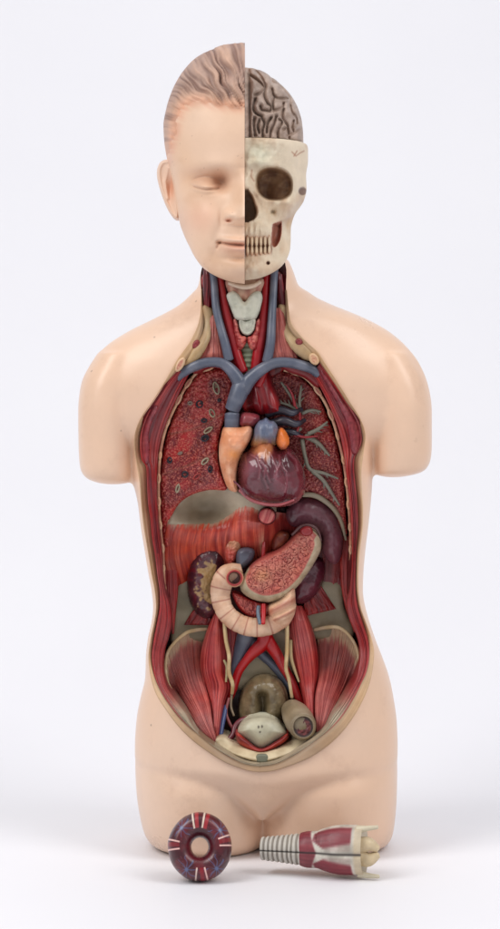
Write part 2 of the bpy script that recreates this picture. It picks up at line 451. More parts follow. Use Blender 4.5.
# ---------- head halves (vertical half lofts about the median plane x = 245)
MID = 245.0
def half_loft(rows, side, feat, nth=220, e=2.15, rowstep=1.0, gap=.12):
    r = np.asarray(rows, float)
    f = [cubic(r[:, 0], r[:, k]) for k in (1, 2, 3)]
    a, b = r[0, 0], r[-1, 0]
    m = int((b-a)/rowstep); t = np.linspace(0, 1, m)
    t = .75*t + .25*(t*t*(3-2*t))
    pys = a + (b-a)*t
    th = np.linspace(0, np.pi, nth)
    hw, yf, yb = [g(pys)[:, None] for g in f]
    s, c = np.sin(th)[None], np.cos(th)[None]
    x = MID + side*(gap + hw*np.abs(s)**(2/e))
    y = (yf+yb)/2 - (yb-yf)/2*np.sign(c)*np.abs(c)**(2/e)
    V = np.stack([(x-HX)*.001 + 0*y, y*.001, (ZC-(pys[:, None]-HY)*.001) + 0*y], -1).reshape(-1, 3)
    px, py = PX(V); wt = np.clip(np.broadcast_to(c, y.shape).ravel()*2.2, 0, 1)
    V[:, 1] -= feat(px, py)*.001*wt
    # keep the median edge in the median plane (perspective drift of the features is only in y)
    ids = np.arange(m*nth).reshape(m, nth)
    F = np.stack([ids[:-1, :-1], ids[1:, :-1], ids[1:, 1:], ids[:-1, 1:]], -1).reshape(-1, 4)
    if side > 0: pass
    else: F = F[:, ::-1]
    cap = np.stack([ids[:-1, 0], ids[:-1, -1], ids[1:, -1], ids[1:, 0]], -1)
    if side < 0: cap = cap[:, ::-1]
    px, py = PX(V)
    return V, F[:, ::-1], cap, px, py, ids

def split_mk(name, V, F, sel, mat, parent, cols, label=None):
    F = F[sel]; u = np.unique(F); mp = -np.ones(len(V), int); mp[u] = np.arange(len(u))
    return mk(name, V[u], mp[F].tolist(), mat, parent, cols[u], label=label)

HAIRLINE = [(167, 161), (170.5, 150), (175, 134), (180, 114), (186, 106), (194, 102), (202, 102), (210, 104), (226, 107), (246, 108)]
hl = cubic([p[0] for p in HAIRLINE], [p[1] for p in HAIRLINE])
def strand(px, py):
    ang = np.arctan2(150-py, 262-px); rr = np.hypot(150-py, 262-px)
    ph = ang*25 + .6*vnoise(rr*.09, ang*5, 3) + .16*np.sin(rr*.30+ang*9)
    return .6*vnoise(ph*1.3, rr*.045, 5) + .5*vnoise(ph*2.8, rr*.06, 8)
def hairdist(px, py):
    d = segdist(px, py, smoothline(HAIRLINE, 50))
    return np.where((py < hl(np.clip(px, 167, 246))) | (px < 167) & (py < 161), d, -d)
def hairmask(px, py):
    return hairdist(px, py) > -2.8*strand(px, py)

def face_feat(px, py):
    x = np.abs(MID-px)
    h = np.zeros_like(px)
    nh = cubic([168, 178, 190, 202, 212, 218, 222, 226], [0, 5, 11, 16.5, 21, 21.5, 13, 0])(py)
    nw = cubic([168, 178, 190, 202, 212, 218, 226], [11, 8.5, 9, 10.5, 12.5, 13, 13])(py)
    h += nh*np.exp(-(x/nw)**2*1.1)*((py > 168) & (py < 226))
    h += 9*G(px, py, 229.5, 215.5, 6, 5.5) - 8*G(px, py, 229, 220.6, 3, 1.5) - 3*G(px, py, 221.5, 217, 3, 7)
    h += 2.4*G(px, py, 210, 166, 30, 9) - 10.5*G(px, py, 210, 180, 22, 9.5) - 12*G(px, py, 222, 181, 7, 9)
    h += 10*G(px, py, 204.5, 184.5, 13, 8)
    lid = cubic([188, 196, 206, 214, 222], [184, 187.6, 189.6, 188.8, 186.5])(px)
    w = sst(189, 196, px)*(1-sst(217, 222, px))
    h += w*(-2.6*np.exp(-((py-lid)/1.2)**2) + 1.1*np.exp(-((py-lid+2.2)/1.6)**2))
    fold = cubic([188, 198, 208, 218, 224], [182, 177.5, 176, 178, 181])(px)
    h += w*(-1.7*np.exp(-((py-fold)/1.3)**2))
    h += w*(-.5*np.exp(-((py-194.5-.02*(px-206)**2*-1)/1.8)**2))
    h += 5.5*G(px, py, 196, 214, 19, 15) + 2.0*G(px, py, 200, 236, 16, 18)
    h += -.8*np.exp(-(segdist(px, py, [(224, 222), (218, 231), (214, 240)])/4)**2)
    ml = 245.4 - .0045*x**2
    lw = np.clip(1-(x/27.5)**2, 0, 1)
    up = np.exp(-((py-(ml-4.2))/3.0)**2); lo = np.exp(-((py-(ml+4.6))/3.6)**2)
    h += 7.0*lw*up + 8.2*np.clip(1-(x/24)**2, 0, 1)*lo - 5.0*np.exp(-((py-ml)/1.15)**2)*sst(30, 24, x)
    h += -2.6*G(px, py, 219, 242.5, 2.6, 2.6) - 1.8*np.exp(-(segdist(px, py, [(220.5, 241.5), (217.5, 247.5)])/1.3)**2) - .8*np.exp(-(segdist(px, py, [(217, 245), (214.5, 254)])/3)**2) + 2.5*G(px, py, 205, 243, 12, 16) - 4.5*np.exp(-((py-258)/3.4)**2)*np.exp(-(x/20)**2)
    h += 1.2*np.exp(-(x/2.5)**2)*0 - 1.4*np.exp(-(x/2.4)**2)*np.exp(-((py-233)/4)**2)
    h += 4.2*G(px, py, 240, 270, 15, 9)
    h += 5.5*np.exp(-((py-240)/26)**2)*np.exp(-(x/26)**2)
    h *= 1.1
    # hair relief: combed-back strands rising from the hairline
    m = sst(-2, 4, hairdist(px, py))
    st = strand(px, py)
    h += m*(1.0 + 4.8*st)
    return h

face_rows = [(45.4, 1, -2, 10), (45.8, 11, -22, 28), (46.6, 18, -32, 42), (48, 26, -41, 52), (52, 36, -51, 62), (56, 45, -58, 69), (60, 51, -63, 74), (68, 59, -71, 82),
             (76, 65, -76.5, 87), (90, 72.5, -83, 93), (108, 78.5, -87, 97), (126, 81.5, -89.5, 98), (142, 80.6, -90.8, 98), (158, 78, -90.2, 96), (168, 75.5, -89, 93),
             (178, 73, -87.5, 89), (188, 71, -87, 86), (204, 68.5, -86.5, 78), (218, 66, -86, 68), (226, 64, -86, 58), (240, 58.5, -85.5, 34), (247, 55, -85.5, 20),
             (256, 50.5, -85, 2), (263, 46, -84.5, -12), (270, 40, -83, -24), (276, 31, -79.5, -36), (281, 20, -73, -46), (284, 9, -65, -54), (285, 1.0, -60, -58)]
V, F, cap, px, py, ids = half_loft(face_rows, -1, face_feat, rowstep=.8)
fc = np.tile(np.array([227., 193, 166]), (len(V), 1))
fc = mix(fc, (208, 166, 134), .4*np.clip(fbm(px*.05, py*.05, 91), 0, 1))
fc = mix(fc, (190, 140, 112), .5*G(px, py, 208, 177, 20, 9) + .35*G(px, py, 219, 184, 7, 8))  # shading of the eye socket and inner corner, put into the colour
fc = mix(fc, (206, 146, 122), .65*np.clip(G(px, py, 238, 247, 17, 6), 0, 1))
fc = mix(fc, (228, 172, 146), .45*G(px, py, 200, 218, 18, 16))
fc = mix(fc, (196, 120, 92), .8*(G(px, py, 228.5, 220.5, 3, 1.6)))
fc = mix(fc, (176, 112, 90), .5*np.exp(-(segdist(px, py, [(222, 242.2), (230, 243.8), (246, 244.8)])/.8)**2))
fc = mix(fc, (165, 120, 100), .3*np.exp(-(segdist(px, py, [(194, 186.5), (206, 189.8), (219, 187.5)])/.9)**2))  # crease shade along the closed lid, painted to support the relief
lx = fbm(px*.5, py*.5, 77)
fc = mix(fc, (150, 120, 104), .4*(lx > 1.3))
hm = hairmask(px, py)
st = strand(px, py)
hd_ = hairdist(px, py)
edge = sst(-2, 20, hd_)
fc = mix(fc, (216, 160, 132), .75*np.exp(-(np.clip(-hd_, 0, 99)/5)**2)*np.clip(.8+.8*st, 0, 1))
hc = mix((208, 168, 140), (170, 138, 122), np.clip(edge*1.0+.1, 0, 1))
hc = mix(hc, (124, 94, 84), np.clip(-st*2.4-.05, 0, 1)*.68*np.clip(edge*2+.25, 0, 1))
hc = mix(hc, (222, 178, 148), np.clip(st*1.2-.2, 0, 1)*.5)
hc = mix(hc, (216, 160, 132), .75*np.exp(-(np.clip(hd_, 0, 99)/7)**2))
hf = hm[F].all(1)
face = split_mk('face_half', V, np.vstack([F[~hf]]), slice(None), M['face'], torso, fc, label='painted half face with a closed eye')
split_mk('hair', V, F[hf], slice(None), M['hair'], face, hc, label='short combed-back moulded hair painted greyish brown')
capo = split_mk('cut_face', V, cap, slice(None), M['matte'], face, np.tile(np.array([190., 150, 128]), (len(V), 1)))
capo.data.polygons.foreach_set('use_smooth', np.zeros(len(capo.data.polygons), bool))
# ear
ear_ol = [(172, 161), (166, 159.5), (160.5, 162), (157.5, 168), (157, 176), (159, 186), (162.5, 197), (166.5, 207), (171, 215), (175.5, 219), (179, 217), (179, 206), (177, 190), (175, 172)]
def ear_x(px, py, d):
    helix = np.exp(-((d-2.2)/1.5)**2)*.003
    con = -.007*G(px, py, 171, 186, 4, 12) - .002*G(px, py, 165, 176, 3, 10)
    anti = .002*np.exp(-(segdist(px, py, [(168, 168), (165, 182), (168, 198)])/1.6)**2)
    return helix + con + anti
pillow('ear', ear_ol, M['face'], face, base=lambda x, y: .012-(x-157)*.0009, H=.006, R=5, col=lambda x, y, d: mix((226, 192, 168), (206, 140, 108), .7*G(x, y, 171, 187, 4, 13)), step=.6, extra=ear_x, thick=.02)

# skull half
def orbit(px, py, g=0):
    return ((np.abs(px-274)/(18.2+g))**2.4 + (np.abs(py-183.8-.10*(px-274))/(16.6+g))**2.4)
def nasal(px, py, g=0):
    hwid = cubic([189, 195, 203, 212, 218, 222], [2.5, 6.5, 9.5, 11.8, 10, 3])(py)+g
    return np.where((py > 189-g) & (py < 222+g), (px-245)/hwid, 3)
GAP = smoothline([(272.3, 226), (273.5, 223.5), (277, 222.5), (281.5, 221.3), (282, 228), (281, 237), (278.5, 243.5), (275, 247), (272, 245), (271.6, 236)], 60, True).tolist()
def skull_feat(px, py):
    x = px-MID; h = np.zeros_like(px)
    h -= (30-17*sst(266, 292, px+.35*(py-184)))*sst(1.2, .55, orbit(px, py)) ; h += .8*np.exp(-((orbit(px, py)-1.4)/.5)**2)
    h -= 22*sst(1.06, .86, nasal(px, py)); h += 1.6*np.exp(-((nasal(px, py)-1.2)/.15)**2)
    h += 9*np.exp(-(x/7)**2)*cubic([158, 172, 186, 191, 196], [0, .5, 1, .5, 0])(py)
    h += 3.5*G(px, py, 262, 163, 14, 5) + 3*G(px, py, 252, 155, 10, 9)
    h += 14*G(px, py, 291, 205, 10, 7.5) - 5*np.exp(-(segdist(px, py, [(292, 219), (284, 226)])/4)**2) - 3.5*G(px, py, 272, 213, 6, 6) - 5*G(px, py, 273, 211.2, 2.4, 2)
    h -= 9*sst(4.9, 3.2, np.hypot(px-302.5, py-191.2)) ; h -= 4*sst(2.2, 1.0, np.hypot(px-268, py-263))
    h -= 4*G(px, py, 303, 168, 6, 12)
    h += 7.5*G(px, py, 254, 231, 15, 8) + 2*np.cos(x*1.15)*.5*G(px, py, 256, 231, 14, 6)
    gp = inside(px, py, GAP) * sst(0, 3, segdist(px, py, GAP+GAP[:1]))
    yl = 223.5-(px-272)*.42
    bel = sst(0, 2.2, py-yl)*sst(270.8, 273.4, px)*(1-sst(246, 266, py))
    h -= 10*bel + 8*gp
    h -= 3.5*np.exp(-((py-247)/7)**2)*(x < 27)
    h += 5*G(px, py, 254, 270, 12, 8) + 2.5*G(px, py, 283, 236, 5, 20)
    h += .9*fbm(px*.12, py*.12, 21)
    h *= 1.35
    return h
def skull_y(px, py):
    r = np.asarray(skull_rows, float); hw, yf, yb = [cubic(r[:, 0], r[:, k])(py) for k in (1, 2, 3)]
    q = np.clip((px-MID)/hw, 0, 1)
    return ((yf+yb)/2-(yb-yf)/2*(1-q**2.15)**(1/2.15) - skull_feat(np.array([px*1.0]), np.array([py*1.0]))[0])*.001
skull_rows = [(144, 59, -80, 88), (145.5, 62, -82, 90), (150, 63, -83, 91), (160, 63, -83, 91), (176, 61, -81, 88), (188, 61.5, -79, 84), (200, 59, -77, 78), (207, 55, -76, 74),
              (213, 50.5, -76, 70), (222, 47, -76, 62), (230, 45.5, -77, 52), (240, 45.3, -78, 34), (250, 44.5, -79, 16), (257, 42.5, -79.5, 0), (263, 39.5, -79.5, -14), (268, 35.5, -79, -24),
              (273, 29, -77, -34), (277, 21, -72, -42), (280, 12, -66, -50), (281.5, 1, -60, -58)]
V, F, cap, px, py, ids = half_loft(skull_rows, 1, skull_feat, rowstep=.7, nth=260)
bc = np.tile(np.array([220., 202, 176]), (len(V), 1))
bc = mix(bc, (176, 138, 106), .55*np.clip(fbm(px*.09+3, py*.05, 64), 0, 1))
bc = mix(bc, (196, 200, 176), .6*G(px, py, 258, 154, 14, 12))
bc = mix(bc, (206, 176, 146), .5*np.clip(fbm(px*.06, py*.06, 4), 0, 1))
bc = mix(bc, mix((158, 122, 90), (116, 82, 60), np.clip(.5+.9*fbm(px*.1, py*.1, 33), 0, 1)), .9*sst(1.05, .75, orbit(px, py)))
bc = mix(bc, (150, 124, 98), .7*sst(1.0, .85, nasal(px, py)))
bc = mix(bc, (152, 82, 62), inside(px, py, GAP)*.85)
bc = mix(bc, (150, 98, 76), .85*np.exp(-(np.abs(py-245.5)/8.5)**4)*sst(273, 271, px))
bc = mix(bc, (104, 70, 52), .85*sst(4.6, 3.4, np.hypot(px-302.5, py-191.2)))  # darkness inside the cheekbone hole, painted where the relief is weak
bc = mix(bc, (110, 70, 60), .8*sst(2.2, 1.2, np.hypot(px-268, py-263)))
for crk in ([(292, 152), (296, 156), (300, 153), (304, 151)], [(252, 170), (251, 176), (254, 181)], [(294, 156), (297, 151)]):
    bc = mix(bc, (150, 96, 72), .6*np.exp(-(segdist(px, py, crk)/.7)**2))
skull = split_mk('skull_half', V, F, slice(None), M['bone'], torso, bc, label='half skull with an open eye socket and bared teeth')
split_mk('cut_face', V, cap, slice(None), M['bone'], skull, bc)
top_ring = ids[0]
mk('skull_base_plate', V[top_ring], [list(range(len(top_ring)))[::-1]], M['bone'], skull, bc[top_ring], smooth=False)
# teeth
tx = [245.2, 249.8, 254.2, 258.8, 263.2, 267.4, 271.4]
for i in range(6):
    a, b = tx[i], tx[i+1]; w = (b-a)*.46; c = (a+b)/2
    for cy, ry, g0, g1 in ((239.8, 6.4, 239, 235), (250.6, 5.8, 251, 255)):
        yb_ = float(skull_y(c+.8*(i > 2), cy)) - .0006
        pillow('tooth', smoothline([(c-w*.3, cy-ry), (c+w*.3, cy-ry), (c+w*.85, cy-ry*.4), (c+w*.85, cy+ry*.4), (c+w*.3, cy+ry), (c-w*.3, cy+ry), (c-w*.85, cy+ry*.4), (c-w*.85, cy-ry*.4)], 26, True), M['bone'], skull, base=lambda x, y, yb_=yb_, c=c, i=i: yb_+.00035*i*(x-c), H=.0052, R=2.2, raw=True,
               col=lambda x, y, d, g0=g0, g1=g1: mix((214, 190, 160), (186, 138, 110), .7*sst(g0, g1, y)), step=.5, thick=.006)

# brain
SUL = [[(60, 100), (120, 140), (165, 185), (150, 220), (105, 245)], [(150, 120), (175, 180), (165, 240), (190, 300), (215, 320), (205, 355), (185, 350)], [(105, 270), (90, 330), (110, 370), (150, 390)],
       [(215, 110), (225, 150), (262, 165)], [(220, 200), (235, 250), (270, 265), (330, 265)], [(260, 160), (300, 200), (345, 260), (350, 300)], [(235, 350), (290, 330), (300, 300)], [(250, 390), (235, 440), (215, 480), (205, 545)],
       [(300, 340), (290, 390), (320, 440), (330, 460)], [(270, 410), (290, 430), (260, 490), (262, 550)], [(345, 300), (360, 360), (390, 400), (395, 440)], [(330, 525), (380, 500), (425, 470)], [(150, 400), (168, 440), (155, 490), (160, 545)],
       [(100, 400), (95, 450), (105, 525)], [(135, 415), (122, 455), (132, 505)], [(240, 255), (225, 290), (230, 340)], [(380, 300), (405, 360), (420, 420)], [(300, 480), (328, 472), (340, 545)], [(62, 70), (66, 320), (68, 560)], [(60, 556), (250, 560), (440, 566)],
       [(110, 75), (130, 95), (150, 120)], [(180, 350), (150, 345), (140, 320)], [(215, 400), (190, 440), (185, 500)], [(370, 420), (360, 460), (372, 500)]]
SUL = [smoothline([(240+a/6.94, 60+b/6.94) for a, b in s], len(s)*4) for s in SUL]
def brain_feat(px, py):
    dmin = np.full(px.shape, 1e9)
    for s in SUL: dmin = np.minimum(dmin, segdist(px, py, s))
    return -4.8*np.exp(-(dmin/1.05)**2) + 4.2*(1-np.exp(-(dmin/2.7)**2)) + .6*fbm(px*.3, py*.3, 9)
brain_rows = [(69.6, 1, 0, 16), (70, 8, -18, 34), (71, 14, -28, 46), (74, 21.5, -38, 58), (78, 27.5, -46, 66), (82, 33, -52, 72), (94, 45, -62, 80), (108, 53, -69, 85), (122, 57, -73, 87), (136, 58.2, -75, 87), (143.4, 58.4, -76, 87)]
V, F, cap, px, py, ids = half_loft(brain_rows, 1, brain_feat, rowstep=.55, nth=300)
br = mix((176, 154, 140), (150, 128, 114), np.clip(.5+.8*fbm(px*.2, py*.2, 31), 0, 1))
br = mix(br, (184, 164, 152), .4*np.clip(fbm(px*.35+9, py*.35, 12), 0, 1))
brain = split_mk('brain_half', V, F, slice(None), M['matte'], torso, br, label='grey-brown half brain with winding folds')
split_mk('cut_face', V, cap, slice(None), M['matte'], brain, br)

# ---------- rim of the opening
def depth_line(dy, blend=None):
    return lambda px, py, u, v: skin_y(px, py) + dy
L0l = L0[1:34]; L0r = L0[33:65][::-1]
L1l = [(203, 288), (203, 300), (204, 315), (203, 330), (198, 345), (190, 356), (177, 371), (162.5, 388), (148, 411), (141.5, 429), (140, 445), (141.5, 459), (146, 467), (147, 482), (148, 502), (150.4, 520),
       (152, 538), (155, 556), (157.5, 576), (159.5, 590), (159.8, 606), (157.5, 620), (153.5, 641), (151.8, 658), (154.5, 676), (161, 692), (170, 706), (182, 721), (198, 735), (214, 747.5), (228, 757), (240, 763), (250, 766), (260, 767)]
L1r = [(285, 290), (286, 310), (288, 326), (296, 338), (306, 348), (320, 363), (334, 383), (346, 402), (357, 418), (361.5, 433), (361, 444), (355, 456), (354, 468), (355, 480), (357, 500), (358, 526), (356, 550), (355.5, 570),
       (355.5, 590), (358, 608), (363, 624), (368, 640), (369.3, 656), (366.5, 672), (361, 684), (354, 698), (342, 717), (328, 731.5), (312, 744), (296, 755), (280, 763), (270, 766), (260, 767)]
ARC = {}
def rim(name, A, B, c0, c1, da, db, mat, **k):
    def yf(px, py, u, v):
        # depth follows the skin at the outer edge, then drops inwards
        n = len(v)
        a = smoothline(A, 400); ya = skin_y(a[:, 0], a[:, 1]); ya = np.convolve(np.pad(ya, 12, 'edge'), np.ones(25)/25, 'valid')
        y0 = np.interp(v, np.linspace(0, 1, 400), ya)
        return y0*(1-0*u) + da*(1-u) + db*u
    return strip(name, A, B, mat, torso, yf, c0=c0, c1=c1, **k)
for A, B, s in ((L0l, L1l, 1), (L0r, L1r, 2)):
    rim('cut_rim', A, B, (182, 146, 110), (208, 174, 136), -.0026, .002, M['matte'], H=.0012, nu=14, nv=420, nf=4, seed=s, ribs=.0003, back=.005, hv=False,
        colf=lambda px, py, u, v, st, cc: mix(mix(cc, (150, 122, 96), .75*sst(690, 750, py)), (132, 112, 90), .5*sst(.6, 1, u)))

# chest wall and flank muscles between rim and ribs
L2l = [(190, 372), (178, 396), (166, 424), (159, 448), (157, 480), (158, 510), (160, 534), (162, 552), (163, 575), (166, 592), (170, 604), (172, 620), (169, 637), (165, 650), (163.5, 668), (167, 686), (175, 699), (186, 714), (197, 732), (213, 745), (228, 754), (240, 760), (250, 763), (260, 764)]
L1l2 = [(177, 371)] + L1l[7:]
L2r = [(313, 374), (326, 398), (337, 424), (343, 448), (346, 470), (349, 494), (351, 516), (352, 540), (352, 566), (350, 590), (347, 604), (350, 620), (356, 634), (360, 650), (359, 666), (355, 681), (344, 700), (332, 717), (324, 731), (312, 741), (296, 752), (280, 760), (270, 763), (260, 764)]
L1r2 = [(320, 363)] + L1r[6:]
for A, B, s in ((L1l2, L2l, 3), (L1r2, L2r, 4)):
    def wallcol(px, py, u, v, st, cc):
        c = mix(cc, (86, 22, 34), .75*np.exp(-((u-.42-.1*np.sin(v*22))/.16)**2)*(v < .42))
        c = mix(c, (142, 84, 88), .4*np.clip(stripes(u, v, 7, 40)-.2, 0, 1)*(v > .45))
        return mix(c, mix((150, 136, 114), (186, 170, 146), np.clip(.5+.9*st, 0, 1)), sst(.70, .80, v)*sst(.0, .25, u+.15*st))
    rim('wall_muscle', A, B, (118, 26, 32), (178, 58, 54), .0042, .011, M['muscle'], H=.002, nu=34, nv=360, nf=9, seed=s, ribs=.0016, back=.022, hv=False, colf=wallcol)

# cut pectoral muscle ends
pecl = [(153, 402), (158, 408), (152, 422), (148.5, 436), (149.5, 450), (148, 464), (143.5, 463), (141, 450), (141, 434), (146, 414)]
pecr = [(322, 367), (334, 383), (346, 401.5), (357, 418), (362, 432), (361.5, 445), (357, 455), (351.5, 452), (349, 437), (345, 420), (337, 403), (328, 387), (320, 372)]
for ol_, cc_ in ((pecl, (112, 34, 44)), (pecr, (112, 30, 40))):
    pillow('pectoral_muscle', ol_, M['rib'], torso, base=lambda x, y: skin_y(x, y)+.010, H=.006, R=5, col=lambda x, y, d, cc_=cc_: mix(cc_, (156, 70, 74), np.clip(.5+fbm(x*.5, y*.35, 6), 0, 1)*.55), step=.8, thick=.02)

def deep(px, py):   # depth at which the ribs and lungs are cut
    return -.026 + 0*px
# ribs: a pale line with a chain of cut ribs
ribl = [(213, 367), (198, 372), (187, 385), (176, 405), (166, 428), (160.5, 452), (158.5, 480), (159, 510), (161, 534), (163, 552), (163.6, 570), (164.4, 586), (165.5, 602)]
ribr = [(284, 370), (296, 373), (309, 381), (323, 399), (333, 421), (340, 446), (344, 464), (347, 486), (349.5, 516), (350.5, 540), (350.5, 566), (350, 592)]
def yrib(p, inner=.004):
    p = np.asarray(p, float)
    wallin = np.minimum(skin_y(p[:, 0], p[:, 1]), .0)
    return np.clip(-.032 + 0.0*p[:, 0] + .02*sst(470, 600, p[:, 1]), -.05, .01)
for rl, sd in ((ribl, 0), (ribr, 1)):
    p = np.asarray(rl, float); y = yrib(p)
    tube('pleura_line', np.c_[p, y], 1.5, M['matte'], torso, lambda t, V: mix((180, 120, 96), (206, 164, 130), np.clip(.5+.9*vnoise(t*40, t*0, 4), 0, 1)), n=160, seg=8, flat=.6)
    q = smoothline(rl, 200); yq = yrib(q)
    cs = [.03, .125, .2, .3, .43, .52, .61, .70, .79, .87, .95] if sd == 0 else [.05, .17, .28, .37, .47, .56, .65, .74, .83, .92]
    for k, c in enumerate(cs):
        i = int(c*199); t_ = q[min(i+3, 199)]-q[max(i-3, 0)]; an = math.degrees(math.atan2(t_[1], t_[0]))
        a_ = (8, 6.5, 7, 5, 4.5, 5.5, 5.5, 5, 5, 4, 4)[k]; b_ = (2.6, 2.6, 2.5, 1.9, 1.9, 2.2, 2.2, 2, 1.9, 1.8, 1.8)[k]
        pillow('rib_section', ell(q[i, 0], q[i, 1], a_, b_, an, 20), M['bone'], torso, base=float(yq[i])-.0008, H=.002, R=1.6,
               col=lambda x, y, d: mix((212, 172, 138), (150, 74, 62), .8*sst(1.1, 2.0, d)), step=.5, thick=.008)

# ---------- lungs
lungl = [(200, 371), (212, 368.5), (222, 368.5), (229, 373), (233, 382), (231, 396), (227, 407), (224, 420), (220, 436), (218, 452), (220, 468), (225, 482), (226, 490), (210, 490), (194, 494), (181, 502), (173, 514), (171, 530), (168, 548),
         (163, 540), (161, 520), (160, 500), (160, 482), (161.5, 464), (164, 446), (169, 428), (175, 412), (182, 397), (190, 383)]
FIS = ([(170, 434), (190, 430), (207, 424), (222, 414)], [(164, 474), (186, 466), (205, 458), (216, 452)])
def lung_extra(px, py, d):
    g = np.minimum(segdist(px, py, FIS[0]), segdist(px, py, FIS[1]))
    return -.0014*np.exp(-(g/1.3)**2) + .0005*fbm(px*.06, py*.06, 29, 2) + .0011*fbm(px*.55, py*.55, 14, 2)*sst(0, 3, d)
def lung_col(px, py, d):
    c = mix((172, 38, 40), (122, 24, 34), np.clip(.5+1.1*fbm(px*.07, py*.07, 51), 0, 1))
    c = mix(c, (184, 50, 46), sst(9, 1, d)*.6)
    for ln in ([(170, 434), (190, 430), (207, 424), (222, 414)], [(164, 474), (186, 466), (205, 458), (216, 452)]):
        c = mix(c, (156, 96, 80), .75*np.exp(-(segdist(px, py, ln)/1.6)**2))
    return c
ll = pillow('lung', lungl, M['lung'], torso, base=lambda x, y: -.020+.012*sst(470, 560, y), H=.005, R=6, col=lung_col, extra=lung_extra, step=.8, thick=.03, label='cut lung dotted with pale and dark airway openings')
Q = lambda a, b: (140+a/4.99, 340+b/4.99)
for (a, b, rx, ry, rot, kind) in [(380, 240, 3.6, 7, -15, 'g'), (250, 315, 3, 2.6, 0, 's'), (297, 320, 4, 4.2, 0, 'b'), (360, 365, 3.2, 5, -25, 'g'), (320, 402, 3.6, 2.6, 0, 'b'), (340, 450, 5.6, 2.8, -35, 'g'), (325, 490, 4.6, 3.6, -20, 'b'),
                                   (200, 565, 3, 2, -20, 's'), (148, 600, 3, 3.6, 0, 'b'), (325, 605, 5, 2.8, -42, 'g'), (225, 670, 3.8, 3.6, -40, 'b'), (350, 645, 2.8, 4, 0, 'b'), (285, 680, 5, 2.6, -40, 'r'), (188, 740, 2.4, 5, 15, 'g'), (395, 300, 2.4, 2, 0, 'b'), (262, 385, 2.6, 1.8, 10, 'r')]:
    cx, cy = Q(a, b)
    if kind == 'g': cf = lambda x, y, d: mix((176, 166, 140), (122, 104, 84), sst(1.0, 2.0, d))
    elif kind == 's': cf = lambda x, y, d: mix((140, 116, 104), (150, 130, 118), sst(.5, 2, d))
    elif kind == 'b': cf = lambda x, y, d: mix((58, 50, 60), (30, 28, 38), sst(.4, 1.8, d))
    else: cf = lambda x, y, d: mix((176, 60, 52), (120, 20, 28), sst(.8, 1.6, d))
    pillow('airway_opening' if kind in 'gs' else 'vessel_opening', ell(cx, cy, rx, ry, rot), M['organ'], ll, base=-.0248+.012*float(sst(470, 560, cy)), H=.0022, R=1.3, col=cf, step=.5, thick=.006,
           extra=lambda x, y, d: -.0022*sst(1.2, 2.4, d))

lungr = [(262, 384), (270, 372), (282, 371.5), (292, 373), (303, 379), (315, 390), (322, 403), (329, 420), (335.5, 438), (340, 458), (343.5, 480), (345.5, 510), (347, 535), (340, 528), (333, 510), (322, 500), (306, 497), (290, 492), (272, 480), (262, 440)]
lr = pillow('lung', lungr, M['lung'], torso, base=lambda x, y: -.018+.006*sst(330, 280, x)+.012*sst(480, 560, y), H=.005, R=6,
            col=lambda x, y, d: mix(mix((156, 36, 38), (126, 26, 34), np.clip(.5+.8*fbm(x*.04, y*.04, 8), 0, 1)), (172, 60, 52), .5*sst(5, 1, d)*sst(400, 380, y)), extra=lung_extra, step=.8, thick=.03, label='cut lung with branching grey-green airways')
R3 = lambda a, b, y=-.025: (280+a/4.99, 340+b/4.99, y)
GR = (128, 126, 112)
for pts, r in [([R3(100, 365, -.024), R3(60, 290), R3(5, 210)], (2.0, 1.5, 1.0)), ([R3(100, 360, -.024), R3(98, 300), R3(107, 225)], (1.8, 1.4, .9)), ([R3(110, 365, -.024), R3(160, 350), R3(205, 358)], (1.9, 1.4, .9)),
               ([R3(85, 350, -.024), R3(40, 325), R3(-10, 312)], (1.8, 1.4, .9)),
               ([R3(140, 470, -.025), R3(190, 445), R3(238, 408)], (2.2, 1.7, .9)), ([R3(125, 478, -.025), R3(190, 515), R3(248, 578)], (2.6, 2.2, 1.0)), ([R3(110, 495, -.025), R3(125, 580), R3(150, 645), R3(220, 665), R3(292, 692)], (2.0, 1.8, 1.8, 1.5, .8)),
               ([R3(160, 655), R3(215, 700), R3(262, 770), R3(297, 825)], (1.8, 1.9, 1.6, .9)), ([R3(105, 440, -.025), R3(60, 470), R3(30, 440)], (2, 1.6, 1))]:
    pts = [(a, b, c-.004) for a, b, c in pts]
    tube('airway_branch', [(a, b, c+.002) for a, b, c in pts], tuple(1.1*q for q in r), M['organ'], lr, GR, seg=10)
    ax_ = smoothline(pts, 40)
    for q_ in (14, 22, 30):
        p_ = ax_[q_]; d_ = ax_[q_+3]-ax_[q_-3]; d_ = d_/np.hypot(d_[0], d_[1]); sg_ = 1 if q_ % 4 else -1
        e_ = np.array([d_[0]*.75-sg_*d_[1]*.65, d_[1]*.75+sg_*d_[0]*.65, 0]); l_ = 9-q_*.13
        tube('airway_branch', [tuple(p_+[0, 0, .002]), tuple(p_+e_*l_*.5+[0, 0, .0022]), tuple(p_+e_*l_+[0, 0, .003])], (1.0, .8, .45), M['organ'], lr, mix(GR, (140, 50, 52), np.array(.35)) if q_ == 22 else GR, n=8, seg=7)
for pts in [[R3(100, 400), R3(95, 360), R3(70, 320)], [R3(70, 470), R3(120, 485), R3(190, 480)], [R3(70, 480), R3(90, 440), R3(100, 380)], [R3(75, 330), R3(60, 270), R3(30, 220)]]:
    tube('pulmonary_artery', [(a, b, c-.006) for a, b, c in pts], (1.6, 1.3, .6), M['gloss'], lr, (150, 22, 34), seg=8)
